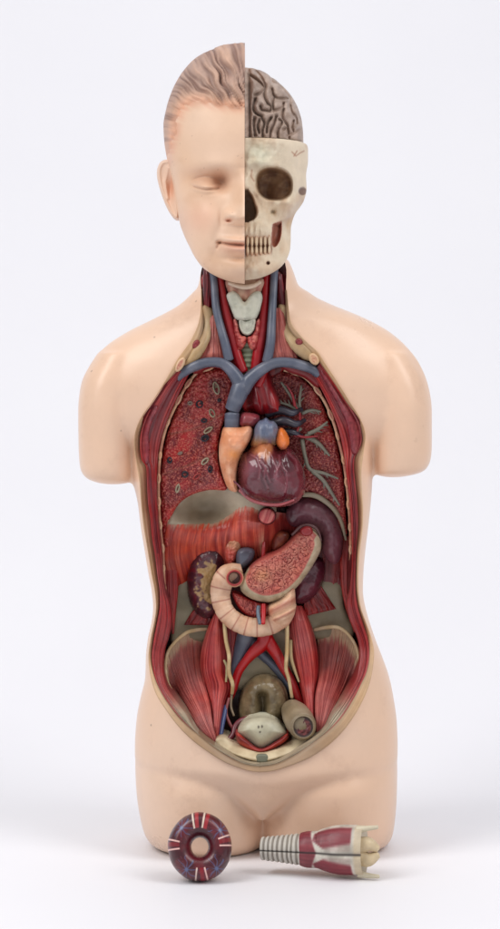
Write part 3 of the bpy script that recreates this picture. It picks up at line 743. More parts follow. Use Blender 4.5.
for pts, r in (([(266, 414, -.030), (280, 410, -.034), (292, 413, -.034), (302, 409, -.028)], (4, 4.4, 3.6, 2)), ([(270, 424, -.030), (284, 421, -.036), (296, 424, -.034), (305, 420, -.028)], (4, 4.6, 3.6, 2)), ([(280, 432, -.030), (292, 432, -.032), (302, 436, -.028)], (3.4, 3.2, 2))):
    tube('lung_root', pts, r, M['vein'], lr, lambda t, V: mix((56, 58, 72), (44, 36, 44), np.clip(.5+vnoise(t*8, 0*t, 3), 0, 1)))

# ---------- neck
for (A, B, s) in (([(203, 268), (203, 290), (204, 312)], [(212, 270), (213, 290), (211, 314)], 1), ([(275, 274), (277, 290), (279, 314)], [(282, 274), (285, 292), (288, 314)], 2)):
    strip('neck_muscle', A, B, M['muscle'], torso, -.030, H=.006, c0=(70, 14, 22), c1=(118, 30, 36), nu=24, nv=40, nf=5, seed=s, back=.03)
FB = lambda x, y, d: mix((158, 126, 92), (188, 160, 118), np.clip(.5+.6*fbm(x*.1, y*.06, 9), 0, 1))
pillow('neck_fascia', [(203, 306), (211, 308), (214, 318), (211, 336), (204, 352), (196, 362), (183, 366), (190, 352), (199, 340), (203, 326)], M['matte'], torso, base=lambda x, y: -.034-.016*sst(315, 350, y), H=.005, R=6, col=FB, thick=.04)
pillow('neck_fascia', [(278, 306), (287, 306), (290, 322), (297, 334), (308, 345), (317, 356), (308, 361), (296, 354), (287, 342), (280, 326)], M['matte'], torso, base=lambda x, y: -.034-.016*sst(315, 350, y), H=.005, R=6, col=FB, thick=.04)
coons('scalene_muscle', [(210, 316), (217, 314)], [(198, 360), (224, 358)], [(210, 316), (205, 338), (198, 360)], [(217, 314), (220, 336), (224, 358)], M['muscle'], torso, lambda x, y, u, v: -.036-.012*v, H=.004, c0=(126, 48, 44), c1=(190, 110, 96), nu=40, nv=60, nf=10, seed=4, back=.02)
coons('scalene_muscle', [(275, 308), (283, 308)], [(272, 358), (298, 358)], [(275, 308), (273, 334), (272, 358)], [(283, 308), (289, 334), (298, 358)], M['muscle'], torso, lambda x, y, u, v: -.036-.012*v, H=.004, c0=(126, 48, 44), c1=(186, 106, 92), nu=40, nv=60, nf=10, seed=5, back=.02)
pillow('neck_muscle', [(207, 272), (280, 272), (286, 300), (292, 345), (282, 372), (258, 380), (236, 378), (212, 368), (202, 345), (204, 300)], M['muscle'], torso, base=-.016, H=.003, R=6, col=lambda x, y, d: mix((104, 22, 26), (150, 34, 34), np.clip(.5+vnoise(x*.5, y*.06, 2), 0, 1)), thick=.04, label='deep red muscle bed behind the neck vessels')
pillow('subclavian_muscle', [(186, 366), (200, 357), (214, 356), (226, 360), (228, 370), (212, 368), (196, 374)], M['muscle'], torso, base=-.034, H=.006, R=5, col=(132, 30, 34), thick=.02)
pillow('subclavian_muscle', [(270, 360), (282, 356), (298, 356), (310, 364), (322, 376), (318, 388), (304, 378), (288, 372)], M['muscle'], torso, base=-.034, H=.006, R=5, col=(132, 30, 34), thick=.02)
tube('carotid_artery', [(219, 272, -.030), (221, 284, -.032), (225, 307, -.036), (231, 332, -.040), (237, 355, -.042), (243, 372, -.042)], (3.4, 3.6, 4.2, 4.8, 5.2, 5.5), M['gloss'], torso, (156, 20, 30))
tube('carotid_artery', [(267, 270, -.030), (266, 282, -.032), (265, 304, -.036), (262, 330, -.040), (258, 354, -.042), (256, 372, -.042)], (3.4, 3.6, 4.2, 4.8, 5.6, 6), M['gloss'], torso, (156, 20, 30))
VB = lambda t, V: mix((98, 102, 116), (82, 88, 104), np.clip(.5+vnoise(t*9, t*0, 6), 0, 1))
tube('jugular_vein', [(212, 268, -.034), (214, 282, -.036), (216, 307, -.043), (220, 325, -.047), (225, 343, -.050), (229, 360, -.050)], (3.6, 3.6, 3.8, 4.0, 4.4, 4.8), M['vein'], torso, VB)
tube('jugular_vein', [(275, 266, -.034), (274, 280, -.036), (272.5, 308, -.043), (271.5, 326, -.047), (270.5, 343, -.050), (267, 362, -.050)], (3.6, 3.6, 3.8, 4.2, 4.6, 5.0), M['vein'], torso, VB)
tube('brachiocephalic_vein', [(177, 378, -.048), (184, 372, -.050), (194, 366.5, -.052), (207, 362.5, -.052), (221, 363, -.052), (231, 370, -.052), (240, 383, -.050), (243, 392, -.050)], (4.2, 4.8, 5.0, 4.9, 5.0, 6.0, 7.2, 8), M['vein'], torso, VB)
tube('brachiocephalic_vein', [(319, 374, -.048), (311, 368.5, -.050), (300, 365, -.052), (288, 362.5, -.052), (275, 363, -.052), (262, 369, -.052), (250, 379, -.050), (242, 390, -.050)], (4.6, 5.0, 5.0, 5.0, 5.2, 6.0, 7.0, 8), M['vein'], torso, VB)
tube('superior_vena_cava', [(243, 380, -.047), (240, 390, -.050), (236, 400, -.051), (232, 410, -.050)], (9.0, 9.2, 8.4, 7.2), M['vein'], torso, VB, seg=22)
pillow('hyoid_membrane', [(228, 278), (262, 278), (261, 292), (254, 302), (235, 302), (228, 292)], M['matte'], torso, base=-.034, H=.008, R=8, col=lambda x, y, d: mix((206, 168, 144), (178, 124, 108), np.clip(.4+vnoise(x*.35, y*.1, 3), 0, 1)), thick=.02)
tube('hyoid_bone', [(229, 283, -.042), (238, 286, -.046), (246, 287, -.047), (254, 285.5, -.046), (260, 282, -.042)], (2.0, 2.4, 2.6, 2.4, 2.0), M['bone'], torso, (216, 192, 170))
GC = lambda x, y, d: mix((176, 176, 160), (196, 194, 178), np.clip(.5+.8*fbm(x*.15, y*.15, 5), 0, 1))
pillow('thyroid_cartilage', [(226.5, 296), (229, 292.5), (234, 291), (239, 295), (244.5, 302), (250, 295.5), (255, 291.5), (260, 291.5), (262.5, 297), (261, 306), (258.5, 314), (255, 319.5), (246, 320.5), (236, 319.5), (232.5, 313), (229, 304)], M['matte'], torso, base=-.044, H=.006, R=4, col=GC, step=.7, extra=lambda x, y, d: .0045*np.exp(-((x-245)/4)**2)*sst(300, 308, y) - .001*G(x, y, 236, 305, 1.5), thick=.02)
pillow('cricoid_cartilage', [(239.5, 318), (246, 320.5), (254.5, 318), (255.5, 325), (253, 332), (247.5, 335.5), (242, 333), (239, 326)], M['matte'], torso, base=-.044, H=.0045, R=3, col=GC, step=.7, extra=lambda x, y, d: .002*sst(1.5, 3, d)*-1 + .0035*G(x, y, 247, 326, 2.6, 4), thick=.02)
def glcol(x, y, d): return mix((196, 104, 92), (152, 46, 46), np.clip(.4+1.1*fbm(x*.35, y*.35, 15), 0, 1))
gx = lambda x, y, d: .0012*fbm(x*.45, y*.45, 17)
pillow('thyroid_gland', [(233.5, 320), (236.5, 320), (239, 328), (241, 334.5), (246.5, 337), (246.5, 342), (244, 347), (240, 351), (237, 349), (235.5, 340), (234, 330)], M['organ'], torso, base=-.042, H=.007, R=4, col=glcol, step=.6, extra=gx, thick=.02)
pillow('thyroid_gland', [(259.5, 319), (256.5, 321), (254.5, 330), (251, 335.5), (247.2, 337), (247.5, 343), (250, 349), (254, 350.5), (257, 347), (258.5, 337), (260, 328)], M['organ'], torso, base=-.042, H=.007, R=4, col=glcol, step=.6, extra=gx, thick=.02)
tube('trachea', [(248.5, 338, -.034), (248.5, 350, -.035), (248.5, 362, -.035), (248, 380, -.034)], (7.5, 8, 8, 7.5), M['matte'], torso, lambda t, V: mix((104, 110, 84), (130, 138, 112), .5+.5*np.sin(t*50)), n=70, seg=24, wave=lambda t: .0006*np.sin(t*50))
for cx, cy, rx, ry, rot in ((196, 344.5, 3.4, 5, 30), (299, 342, 3.8, 3.6, 20)):
    pillow('muscle_section', ell(cx, cy, rx, ry, rot), M['muscle'], torso, base=float(skin_y(cx, cy))+.0005, H=.0025, R=2, col=lambda x, y, d: mix((120, 28, 34), (160, 70, 66), np.clip(vnoise(x, y, 3), 0, 1)), step=.5, thick=.01)
for cx, cy, rx, ry, rot in ((180, 364.5, 4.0, 8.2, 30), (314, 359, 4.8, 6.4, -32)):
    pillow('clavicle_section', ell(cx, cy, rx, ry, rot), M['bone'], torso, base=float(skin_y(cx, cy))+.001, H=.0035, R=2, col=lambda x, y, d: mix((214, 178, 140), (164, 84, 74), .8*sst(1.6, 2.6, d)*(.5+.5*vnoise(x*.7, y*.7, 2))), step=.5, thick=.012)

# ---------- aorta and heart
pillow('aortic_arch', [(249, 372), (255, 366), (264, 362), (270, 372), (275, 388), (281, 404), (280, 414), (262, 416), (246, 412), (242, 404), (246, 392)], M['gloss'], torso, base=-.024, H=.019, R=14, extra=lambda x, y, d: .0022*vnoise((x-.25*y)*.28, y*.03, 5)*sst(0, 4, d), col=lambda x, y, d: mix((150, 24, 30), (112, 16, 26), np.clip(.5+fbm((x-.25*y)*.25, y*.05, 2), 0, 1)), thick=.02)
tube('subclavian_artery', [(258, 386, -.040), (263, 374, -.040), (268, 362, -.036)], (4.5, 4.2, 4), M['gloss'], torso, (150, 20, 28))
vent = [(240, 455), (247, 450), (253.5, 444.5), (261, 438), (272, 438), (279, 446), (288, 447.5), (295, 453), (301, 463), (305.5, 476), (306, 487), (303, 496), (296, 503), (286, 506.5), (272, 507), (260, 505), (249, 500.5), (240.5, 493), (236.3, 481), (236, 467)]
H2 = lambda a, b: (210+a/4.99, 340+b/4.99)
cor = [[H2(*p) for p in l] for l in ([(345, 575), (352, 620), (380, 660), (385, 710), (375, 760)], [(300, 560), (320, 610), (335, 650), (320, 690)], [(200, 570), (235, 590), (250, 640), (245, 690)], [(280, 640), (290, 680), (300, 710)],
                                     [(352, 610), (335, 650), (330, 700)], [(250, 600), (275, 640), (270, 690), (290, 740)], [(390, 560), (430, 600), (440, 650)])]
def vent_col(x, y, d):
    c = mix((104, 40, 50), (76, 22, 33), np.clip(.5+.9*fbm(x*.06, y*.06, 18), 0, 1))
    c = mix(c, (150, 92, 106), .5*G(x, y, 250, 468, 11, 12) + .35*G(x, y, 276, 476, 5, 12))  # pinkish tint; the left patch is a reflected highlight put into the colour
    c = mix(c, (190, 122, 78), .9*sst(.25, .8, G(x, y, 261, 447, 15, 14)+.35*vnoise((x-262)*.35+(y-440)*(x-262)*.004, y*.05, 6)))
    c = mix(c, (184, 104, 92), .5*sst(5, 2, d)*(y > 490))
    for l in cor: c = mix(c, (156, 96, 104), .5*np.exp(-(segdist(x, y, l)/1.0)**2))
    return c
def vent_ex(x, y, d):
    h = -.0035*np.exp(-(segdist(x, y, [(279, 450), (283, 466), (288, 486), (287, 498)])/3.5)**2)
    h += .0012*fbm(x*.09, y*.09, 8)
    for l in cor: h = h + .0013*np.exp(-(segdist(x, y, l)/1.1)**2)
    h += .0022*np.exp(-((d-3.2)/1.3)**2)*((y > 478) & (x < 297))
    return h
heart = pillow('heart', vent, M['heart'], torso, base=-.042, H=.036, R=30, col=vent_col, step=.7, extra=vent_ex, thick=.03, label='glossy purple heart with orange atrium and blue great vessels')
def atr_col(x, y, d):
    c = mix((228, 174, 140), (216, 146, 108), np.clip(.5+.8*fbm(x*.1, y*.1, 3), 0, 1))
    c = mix(c, (222, 140, 70), .7*G(x, y, 234, 455, 6, 5))
    return mix(c, (196, 120, 96), .6*sst(245, 253, x))
pillow('right_atrium', [(223.5, 428), (231, 426.5), (240, 427), (249, 425.5), (253, 430), (251.5, 438), (246.5, 447), (241, 456), (238, 466), (236.5, 478), (237.5, 491), (231, 491), (227, 487), (222.5, 475), (219.3, 461), (219, 447), (221, 436)], M['gloss'], heart, base=-.050, H=.024, R=11, col=atr_col, step=.7, extra=lambda x, y, d: .0012*fbm(x*.12, y*.12, 5), thick=.026)
tube('vena_cava_stump', [(232, 433, -.050), (232, 424, -.052), (232, 413.5, -.052)], (7.4, 7.2, 7.2), M['vein'], heart, VB, seg=24)
pillow('aorta_stump', [(239, 418), (243, 412.5), (252, 413), (259.5, 416), (258.5, 423), (252, 428), (242, 428), (238.5, 424)], M['gloss'], heart, base=-.046, H=.014, R=7, col=lambda x, y, d: mix((138, 66, 70), (112, 40, 48), np.clip(.5+fbm(x*.2, y*.2, 3), 0, 1)), step=.7)
pillow('pulmonary_trunk', [(255, 427), (258.5, 421.5), (263, 420), (266, 418), (270, 421), (274.5, 422), (278, 428), (277.5, 440), (276, 455), (268, 467), (259, 466), (252, 456), (250.5, 445), (253, 436)], M['gloss'], heart, base=lambda x, y: -.055+.030*sst(432, 464, y), H=.017, R=9,
       col=lambda x, y, d: mix(mix((98, 106, 128), (120, 124, 140), np.clip(.5+fbm(x*.2, y*.1, 7), 0, 1)), mix((198, 138, 84), (150, 78, 80), np.clip(.5+1.2*vnoise(x*.3, y*.12, 8), 0, 1)), sst(434, 447, y+.3*(263-x)*.5)), step=.7, extra=lambda x, y, d: .0022*vnoise(x*.33, y*.1, 4)*sst(0, 3, d))
pillow('left_auricle', [(277, 432), (281, 428), (285.5, 431), (289, 438), (289, 444), (285, 449.5), (280, 449.5), (276.5, 444), (275.5, 438)], M['gloss'], heart, base=-.055, H=.015, R=7, col=lambda x, y, d: mix((222, 120, 58), (200, 110, 90), .6*sst(444, 449, y)), step=.7)
tube('coronary_vessel', [(225, 474, -.060), (232, 480, -.066), (239, 486, -.069), (246, 496, -.069)], (.7, .9, .9, .6), M['gloss'], heart, (110, 50, 66), seg=8)
tube('coronary_vessel', [(239, 490, -.066), (250, 499.5, -.066), (264, 504, -.066), (280, 504.5, -.066), (294, 500, -.066)], (1.3, 1.5, 1.5, 1.4, 1.0), M['gloss'], heart, (160, 84, 88), seg=8)

# ---------- diaphragm and back wall
def dome(x, y): return -.016 + .034*G(x, y, 206, 509, 28, 17)
pillow('diaphragm', [(167, 524), (171, 512), (179, 500), (192, 491.5), (208, 486.5), (224, 486), (238, 490), (256, 498), (272, 500), (276, 512), (262, 516), (244, 512), (232, 518), (216, 527), (192, 527), (174, 526)], M['matte'], torso, base=dome, H=.008, R=5,
       col=lambda x, y, d: mix(mix((150, 136, 114), (176, 164, 142), np.clip(.5+.8*fbm(x*.05, y*.05, 7), 0, 1)), (186, 172, 148), .6*sst(4, 1, d)*(y < 500)), step=.8, thick=.03, label='pale hollow dome of the diaphragm')
def dcol(px, py, u, v, st, cc):
    c = mix(cc, (190, 164, 140), .8*sst(.14, .0, v+.12*st))
    c = mix(c, (204, 168, 140), .8*G(px, py, 262, 545, 6, 14)*np.clip(.6+st, 0, 1))
    c = mix(c, (120, 26, 28), .7*sst(266, 286, px))
    return c
coons('diaphragm_muscle', [(168, 520), (192, 523), (216, 522), (230, 514), (242, 506), (258, 508), (276, 512), (298, 514)], [(172, 590), (190, 580), (208, 570), (226, 570), (246, 566), (262, 564), (280, 566), (298, 570)],
      [(168, 520), (164, 540), (164, 560), (172, 590)], [(298, 514), (298, 530), (298, 550), (298, 570)], M['muscle'], torso,
      lambda x, y, u, v: (1-v)*(dome(x, y)-.006) + .012*v - .016*G(x, y, 250, 527, 20, 20)*np.clip(v*4, 0, 1) + .016*sst(.72, .95, u), H=.004, nu=260, nv=80, nf=56, c0=(142, 34, 30), c1=(206, 88, 64), seed=11, ribs=.0005, back=.034, colf=dcol)
coons('diaphragm_muscle', [(270, 506), (300, 496), (326, 504), (346, 520)], [(268, 560), (292, 572), (320, 580), (346, 590)], [(270, 506), (266, 530), (268, 560)], [(346, 520), (348, 556), (346, 590)], M['muscle'], torso, .012, H=.004, nu=90, nv=60, nf=26, c0=(92, 18, 22), c1=(140, 34, 34), seed=12, back=.034)
tube('diaphragm_edge', [(300, 495, -.020), (312, 495, -.022), (322, 499, -.022), (333, 508, -.020), (341, 521, -.016), (346, 540, -.010)], (2.2, 2.6, 2.6, 2.4, 2, 1.2), M['matte'], torso, (150, 138, 116))
# flank muscle, left and right of picture
strip('flank_muscle', [(161, 536), (162, 560), (163, 590), (168, 612), (172, 634)], [(176, 530), (178, 560), (178, 590), (176, 612), (174, 634)], M['muscle'], torso, .004, H=.003, nu=30, nv=80, nf=7, c0=(128, 26, 30), c1=(178, 56, 48), seed=21, back=.03)
strip('flank_muscle', [(338, 536), (340, 560), (341, 584), (346, 610), (354, 632)], [(352, 536), (353, 560), (353, 584), (355, 606), (359, 634)], M['muscle'], torso, .0, H=.003, nu=30, nv=80, nf=7, c0=(134, 28, 30), c1=(184, 58, 48), seed=22, back=.03)
GF = lambda x, y, d: mix((134, 126, 100), (160, 152, 126), np.clip(.5+.8*fbm(x*.06, y*.06, 5), 0, 1))
pillow('lumbar_fascia', [(174, 590), (187, 577), (194, 590), (200, 608), (212, 622), (208, 640), (190, 642), (172, 644), (172, 620)], M['matte'], torso, base=.014, H=.004, R=6, col=GF, thick=.02)
pillow('lumbar_fascia', [(322, 580), (341, 581), (344, 606), (354, 630), (348, 640), (330, 640), (306, 636), (304, 616), (314, 600)], M['matte'], torso, base=.014, H=.004, R=6, col=GF, thick=.02)
coons('lumbar_muscle', [(196, 606), (210, 614)], [(184, 625), (210, 625)], [(196, 606), (190, 615), (184, 625)], [(210, 614), (211, 620), (210, 625)], M['muscle'], torso, .009, H=.002, nu=40, nv=24, nf=9, c0=(106, 26, 28), c1=(168, 56, 52), seed=31, back=.03)
coons('lumbar_muscle', [(304, 598), (320, 584)], [(306, 616), (336, 609)], [(304, 598), (304, 607), (306, 616)], [(320, 584), (328, 597), (336, 609)], M['muscle'], torso, .009, H=.002, nu=50, nv=40, nf=11, c0=(104, 26, 28), c1=(158, 52, 48), seed=32, back=.03)

# ---------- kidneys, adrenals, spleen
def kcol(x, y, d):
    c = mix((70, 30, 40), (96, 52, 60), np.clip(.5+1.1*fbm(x*.12, y*.12, 23), 0, 1))
    w = fbm(x*.16+.1*y, y*.2-.1*x, 41)
    p = G(x, y, 209.5, 582, 8.5, 22)
    c = mix(c, (176, 142, 96), sst(.26, .44, p+.34*w))
    c = mix(c, (110, 30, 40), .7*sst(.2, .5, fbm(x*.2+7, y*.2, 2))*sst(.6, .3, p)*(x < 204))
    return c
pillow('kidney', [(197, 551), (204, 546.5), (212, 545), (220, 549), (224.5, 558), (224, 569), (220, 578), (218, 588), (218.5, 600), (218, 609), (212, 617), (205, 618.5), (197, 614), (190.5, 604), (187.3, 590), (187.5, 575), (191, 561)], M['gloss'], torso, base=.008, H=.016, R=12, col=kcol, step=.7,
       extra=lambda x, y, d: .0006*fbm(x*.25, y*.25, 9)-.003*G(x, y, 212, 584, 8, 20), thick=.02, label='cut kidney with a cream branching core')
pillow('kidney', [(304, 556), (318, 556), (324.5, 562), (325, 575), (320, 589), (311, 600), (300, 604.5), (292, 602), (290, 590), (294, 572)], M['gloss'], torso, base=.010, H=.016, R=12, col=lambda x, y, d: mix((82, 30, 44), (104, 50, 62), np.clip(.5+fbm(x*.1, y*.1, 4), 0, 1)), step=.8, extra=lambda x, y, d: .0006*fbm(x*.2, y*.2, 9), thick=.02, label='smooth dark purple kidney mostly behind the pancreas')
pillow('adrenal_gland', [(226, 545), (230, 536), (236, 532.5), (241, 536), (242.5, 543), (239, 552), (235, 562), (230, 566), (226, 561), (224.5, 553)], M['organ'], torso, base=-.004, H=.009, R=6, col=lambda x, y, d: mix(mix((188, 126, 92), (198, 142, 110), np.clip(.5+fbm(x*.3, y*.3, 2), 0, 1)), (190, 72, 66), .8*sst(545, 555, y+.4*(234-x))), step=.7, extra=gx)
pillow('adrenal_gland', [(272, 541), (276, 533), (283, 530.5), (289, 534), (288, 542), (281, 549), (273, 551)], M['organ'], torso, base=-.002, H=.008, R=6, col=lambda x, y, d: mix((146, 84, 64), (120, 56, 46), np.clip(.5+fbm(x*.2, y*.2, 7), 0, 1)), step=.7)
pillow('inferior_vena_cava', [(236.5, 552), (242, 547.5), (250, 547.5), (254.5, 551), (253, 559), (247, 566), (241, 569.5), (236, 565)], M['vein'], torso, base=-.006, H=.013, R=6, col=lambda x, y, d: mix((86, 90, 104), (66, 60, 72), sst(3, 5, d)*G(x, y, 247, 552, 6, 4)), step=.7)
tube('celiac_artery', [(263, 562, -.010), (263.5, 550, -.012), (264, 542, -.010)], (2.2, 2, 1.6), M['gloss'], torso, (164, 24, 30))
pillow('esophagus_end', ell(267, 516, 9.3, 9.0, 0), M['organ'], torso, base=-.030, H=.008, R=3, col=lambda x, y, d: mix((82, 22, 28), mix((160, 50, 56), (200, 112, 104), np.clip(.5+1.6*vnoise((x+y*.4)*.75, y*.05, 3), 0, 1)), sst(1.0, 1.8, d)), step=.6, extra=lambda x, y, d: .0012*vnoise((x+y*.4)*.75, y*.05, 3)*sst(1, 2, d), label='round cut end of the gullet with pink stripes')
sple = [(286, 514), (289, 505), (297, 499), (310, 497), (323, 502), (333, 511), (339.5, 523), (343, 538), (342, 554), (337, 563.5), (331, 563), (325, 557), (321.5, 547), (322, 538), (317, 530), (307, 526), (294, 527), (288, 522)]
pillow('spleen', sple, M['gloss'], torso, base=-.010, H=.011, R=15, col=lambda x, y, d: mix((84, 40, 52), (112, 64, 74), np.clip(.45+.7*fbm(x*.06, y*.06, 6)+.5*sst(310, 335, x), 0, 1)), step=.8, extra=lambda x, y, d: .0012*fbm(x*.1, y*.1, 3), thick=.02, label='smooth dark purple crescent-shaped spleen')

# ---------- pancreas and duodenum
B6 = lambda a, b: (200+a/4.99, 490+b/4.99)
panc = [(240, 583), (245, 574), (252, 564), (265, 556), (280, 549), (290, 540), (297, 532), (305, 527), (314, 529), (320.5, 538), (321, 549), (316, 560), (308, 573), (298, 586), (288, 595), (278, 600.5), (266, 602.5), (252, 599), (242, 592)]
lob = [(245.5, 576.5), (252, 565.8), (265.5, 557.5), (280.5, 550.8), (291, 541.5), (299, 533), (308.5, 534.5), (315, 543), (311, 556), (304, 570), (296, 581), (286, 590), (276, 594.5), (264, 596), (253, 592), (247, 586)]
def lobule(x, y, seed, sc=.2):
    wx = x + 4.5*vnoise(x*.2, y*.2, seed+3); wy = y + 4.5*vnoise(x*.2, y*.2, seed+4)
    f1, f2 = worley(wx*sc, wy*sc, seed); g = f2-f1
    f3, f4 = worley(wx*sc*1.9, wy*sc*1.9, seed+9); g2 = f4-f3
    return np.exp(-(g/.13)**2), np.exp(-(g2/.18)**2)
def panc_ex(x, y, d):
    a, b = lobule(x, y, 3); ins_ = inside(x, y, smoothline(lob, 120, True))
    m = sst(0, 3, segdist(x, y, np.vstack([smoothline(lob, 60, True), lob[0]])))*ins_
    return m*(.0012-.0016*a-.0009*b)
def panc_col(x, y, d):
    so = smoothline(lob, 80, True); ins_ = inside(x, y, so); e = segdist(x, y, np.vstack([so, so[:1]]))
    m = np.where(ins_, sst(-.5, 1.4, e), 0)
    a, b = lobule(x, y, 3)
    pk = mix(mix((186, 100, 86), (202, 124, 104), np.clip(.5+fbm(x*.12, y*.12, 8), 0, 1)), (150, 50, 50), np.clip(.5*a+.3*b, 0, 1))
    pk = mix(pk, (214, 150, 104), .7*G(x, y, 262, 576, 9, 7))
    bd = mix((184, 166, 138), (164, 148, 120), np.clip(.5+fbm(x*.2, y*.2, 2), 0, 1))
    bd = mix(bd, (160, 56, 52), .85*sst(3, 8, (x-245)*.55+(572-y)*.8)*(y < 600)*sst(6, 3, e)*(~inside(x, y, [(230, 640), (340, 640), (340, 536), (316, 536), (296, 575), (240, 582)])))
    return mix(bd, pk, m)
pan = pillow('pancreas', panc, M['organ'], torso, base=-.020, H=.014, R=8, col=panc_col, step=.55, extra=panc_ex, thick=.02, label='lobed pink pancreas with a pale grey-green border')
pillow('splenic_vessel', [(300, 530), (305, 526), (311, 527), (313, 533), (308, 537), (302, 536)], M['gloss'], pan, base=-.030, H=.007, R=3, col=(146, 30, 34), step=.6)
tube('splenic_vessel', [(292, 535, -.026), (302, 526, -.030), (312, 526, -.030), (318, 531, -.028), (321, 541, -.024)], (1.4, 1.6, 1.6, 1.5, 1.2), M['organ'], pan, (92, 58, 58), seg=8)
phead = [(232, 592), (240, 594), (252, 600), (266, 604), (276, 604), (272, 613), (262, 619), (250, 617), (241, 611), (235, 602)]
pillow('pancreas_head', phead, M['organ'], pan, base=-.012, H=.008, R=4, col=lambda x, y, d: mix((168, 36, 40), mix((186, 92, 80), (150, 40, 44), np.clip(lobule(x, y, 5, .28)[0]+.3*lobule(x, y, 5, .28)[1], 0, 1)), sst(1.2, 2.4, d)), step=.6, extra=lambda x, y, d: -.0016*lobule(x, y, 5, .28)[0]*sst(1, 2, d))
def duo_col(t, V):
    px, py = PX(V)
    c = mix((218, 182, 154), (204, 160, 130), np.clip(.5+.8*fbm(px*.12, py*.12, 5), 0, 1))
    for k in range(9):
        c = mix(c, (150, 82, 68), .8*np.exp(-((t-(.12+k*.093)-.012*np.sin(k*5))/.0042)**2))
    return c
duo = tube('duodenum', [(240, 575, -.018), (229, 575, -.020), (222, 584, -.020), (220.5, 597, -.020), (225, 611, -.021), (235, 621, -.022), (248, 626.5, -.023), (262, 627, -.023), (275, 623, -.022), (284, 614, -.020), (288, 602, -.014)], (11, 11.5, 10.5, 9.6, 9.3, 9.4, 9.6, 9.6, 9.6, 10, 9), M['organ'], torso, duo_col, n=200, seg=30, flat=.62, wave=lambda t: -.0004*np.exp(-((np.mod(t*10.75-.3, 1)-.5)/.08)**2), label='beige C-shaped loop of gut')
pillow('gut_opening', ell(234.5, 578, 9.2, 9.2), M['organ'], duo, base=-.030, H=.004, R=2.5, col=lambda x, y, d: mix(mix((204, 160, 128), (156, 40, 42), sst(.6, 1.6, d)), (104, 62, 56), sst(2.4, 3.4, d)), step=.6, extra=lambda x, y, d: -.0085*sst(2.6, 4.5, d))
pillow('gut_stump', [(268, 606), (278, 599), (288, 590), (294, 586), (295.5, 598), (295.5, 610), (292, 620), (286, 627), (278, 626), (270, 618)], M['organ'], duo, base=-.018, H=.016, R=8, col=lambda x, y, d: mix((218, 176, 144), (172, 104, 84), np.clip(vnoise((x*.5+y)*.28, 0*x, 8)*1.4-.3, 0, 1)*.8), step=.6, extra=lambda x, y, d: .0018*vnoise((x*.5+y)*.28, 0*x, 8))
tube('mesenteric_vessel', [(258.5, 606, -.026), (258, 613, -.0285), (260, 624, -.0335)], 1.9, M['vein'], duo, (92, 106, 120), seg=10)
tube('mesenteric_vessel', [(263.5, 604, -.026), (263.5, 613, -.029), (263, 624, -.0335)], 2.2, M['gloss'], duo, (176, 24, 30), seg=10)

# ---------- pelvis: big vessels, muscles
pillow('sacrum', [(238, 630), (290, 630), (294, 670), (292, 690), (262, 680), (236, 690), (232, 664)], M['matte'], torso, base=.016, H=.005, R=8, col=lambda x, y, d: mix((178, 164, 136), (150, 140, 112), np.clip(.5+.8*vnoise(x*.04, y*.16, 5), 0, 1)), thick=.016)
tube('iliac_vein', [(250, 622, .003), (246, 636, .004), (240, 654, .006), (234, 674, .008), (230, 692, .008)], (9, 9, 6.5, 5, 4), M['vein'], torso, VB)
tube('iliac_vein', [(246, 630, .006), (258, 650, .006), (272, 664, .007), (284, 678, .009), (294, 694, .009)], (7, 5.5, 4.5, 4.5, 4), M['vein'], torso, VB)
tube('iliac_artery', [(266, 620, -.002), (265, 634, -.004), (263, 643, -.004), (251, 655, -.002), (239, 671, .000), (233, 690, .002), (228, 702, .004)], (7.5, 7.6, 6.6, 4.6, 4.2, 4.0, 3.4), M['gloss'], torso, (178, 26, 32), label='bright red artery forking over the sacrum')
tube('iliac_artery', [(265, 634, -.003), (270, 644, -.003), (277, 655, -.002), (284, 668, .000), (291, 680, .001), (297, 694, .002), (305, 714, .002)], (6.6, 6.4, 5.2, 4.6, 4.2, 3.8, 3.4), M['gloss'], torso, (178, 26, 32))
strip('lesser_psoas', [(226, 626), (226, 644), (226, 662), (227, 678)], [(238, 626), (238, 642), (235, 658), (231, 678)], M['muscle'], torso, .008, H=.003, nu=24, nv=60, nf=6, c0=(110, 26, 32), c1=(166, 64, 60), seed=61, back=.03)
PC = dict(c0=(136, 28, 34), c1=(212, 100, 90), ribs=.0007, back=.03)
coons('psoas_muscle', [(214, 612), (222, 612)], [(209, 740), (219, 745)], [(214, 612), (206, 632), (201, 650), (200, 668), (204, 686), (209, 704), (210.5, 722), (209, 740)], [(222, 612), (224, 634), (226.5, 654), (227.5, 674), (231, 687), (226, 702), (222, 720), (219, 745)], M['muscle'], torso,
      lambda x, y, u, v: .008-.030*sst(.55, 1, v), H=.020, nu=130, nv=130, nf=24, seed=41, **PC)
coons('psoas_muscle', [(292, 606), (302, 606)], [(309, 738), (319, 733)], [(292, 606), (289, 622), (290, 642), (294, 664), (299, 684), (304, 704), (309, 738)], [(302, 606), (311, 624), (317, 646), (319, 672), (316, 694), (316, 716), (319, 733)], M['muscle'], torso,
      lambda x, y, u, v: .008-.030*sst(.55, 1, v), H=.020, nu=130, nv=130, nf=24, seed=42, **PC)
def ilcol(px, py, u, v, st, cc):
    c = mix((124, 48, 44), (172, 88, 76), np.clip(.5+.9*st, 0, 1))
    c = mix(c, cc, sst(.15, .55, v))
    return mix(c, (196, 170, 134), .9*sst(.15, .05, v+.06*st))
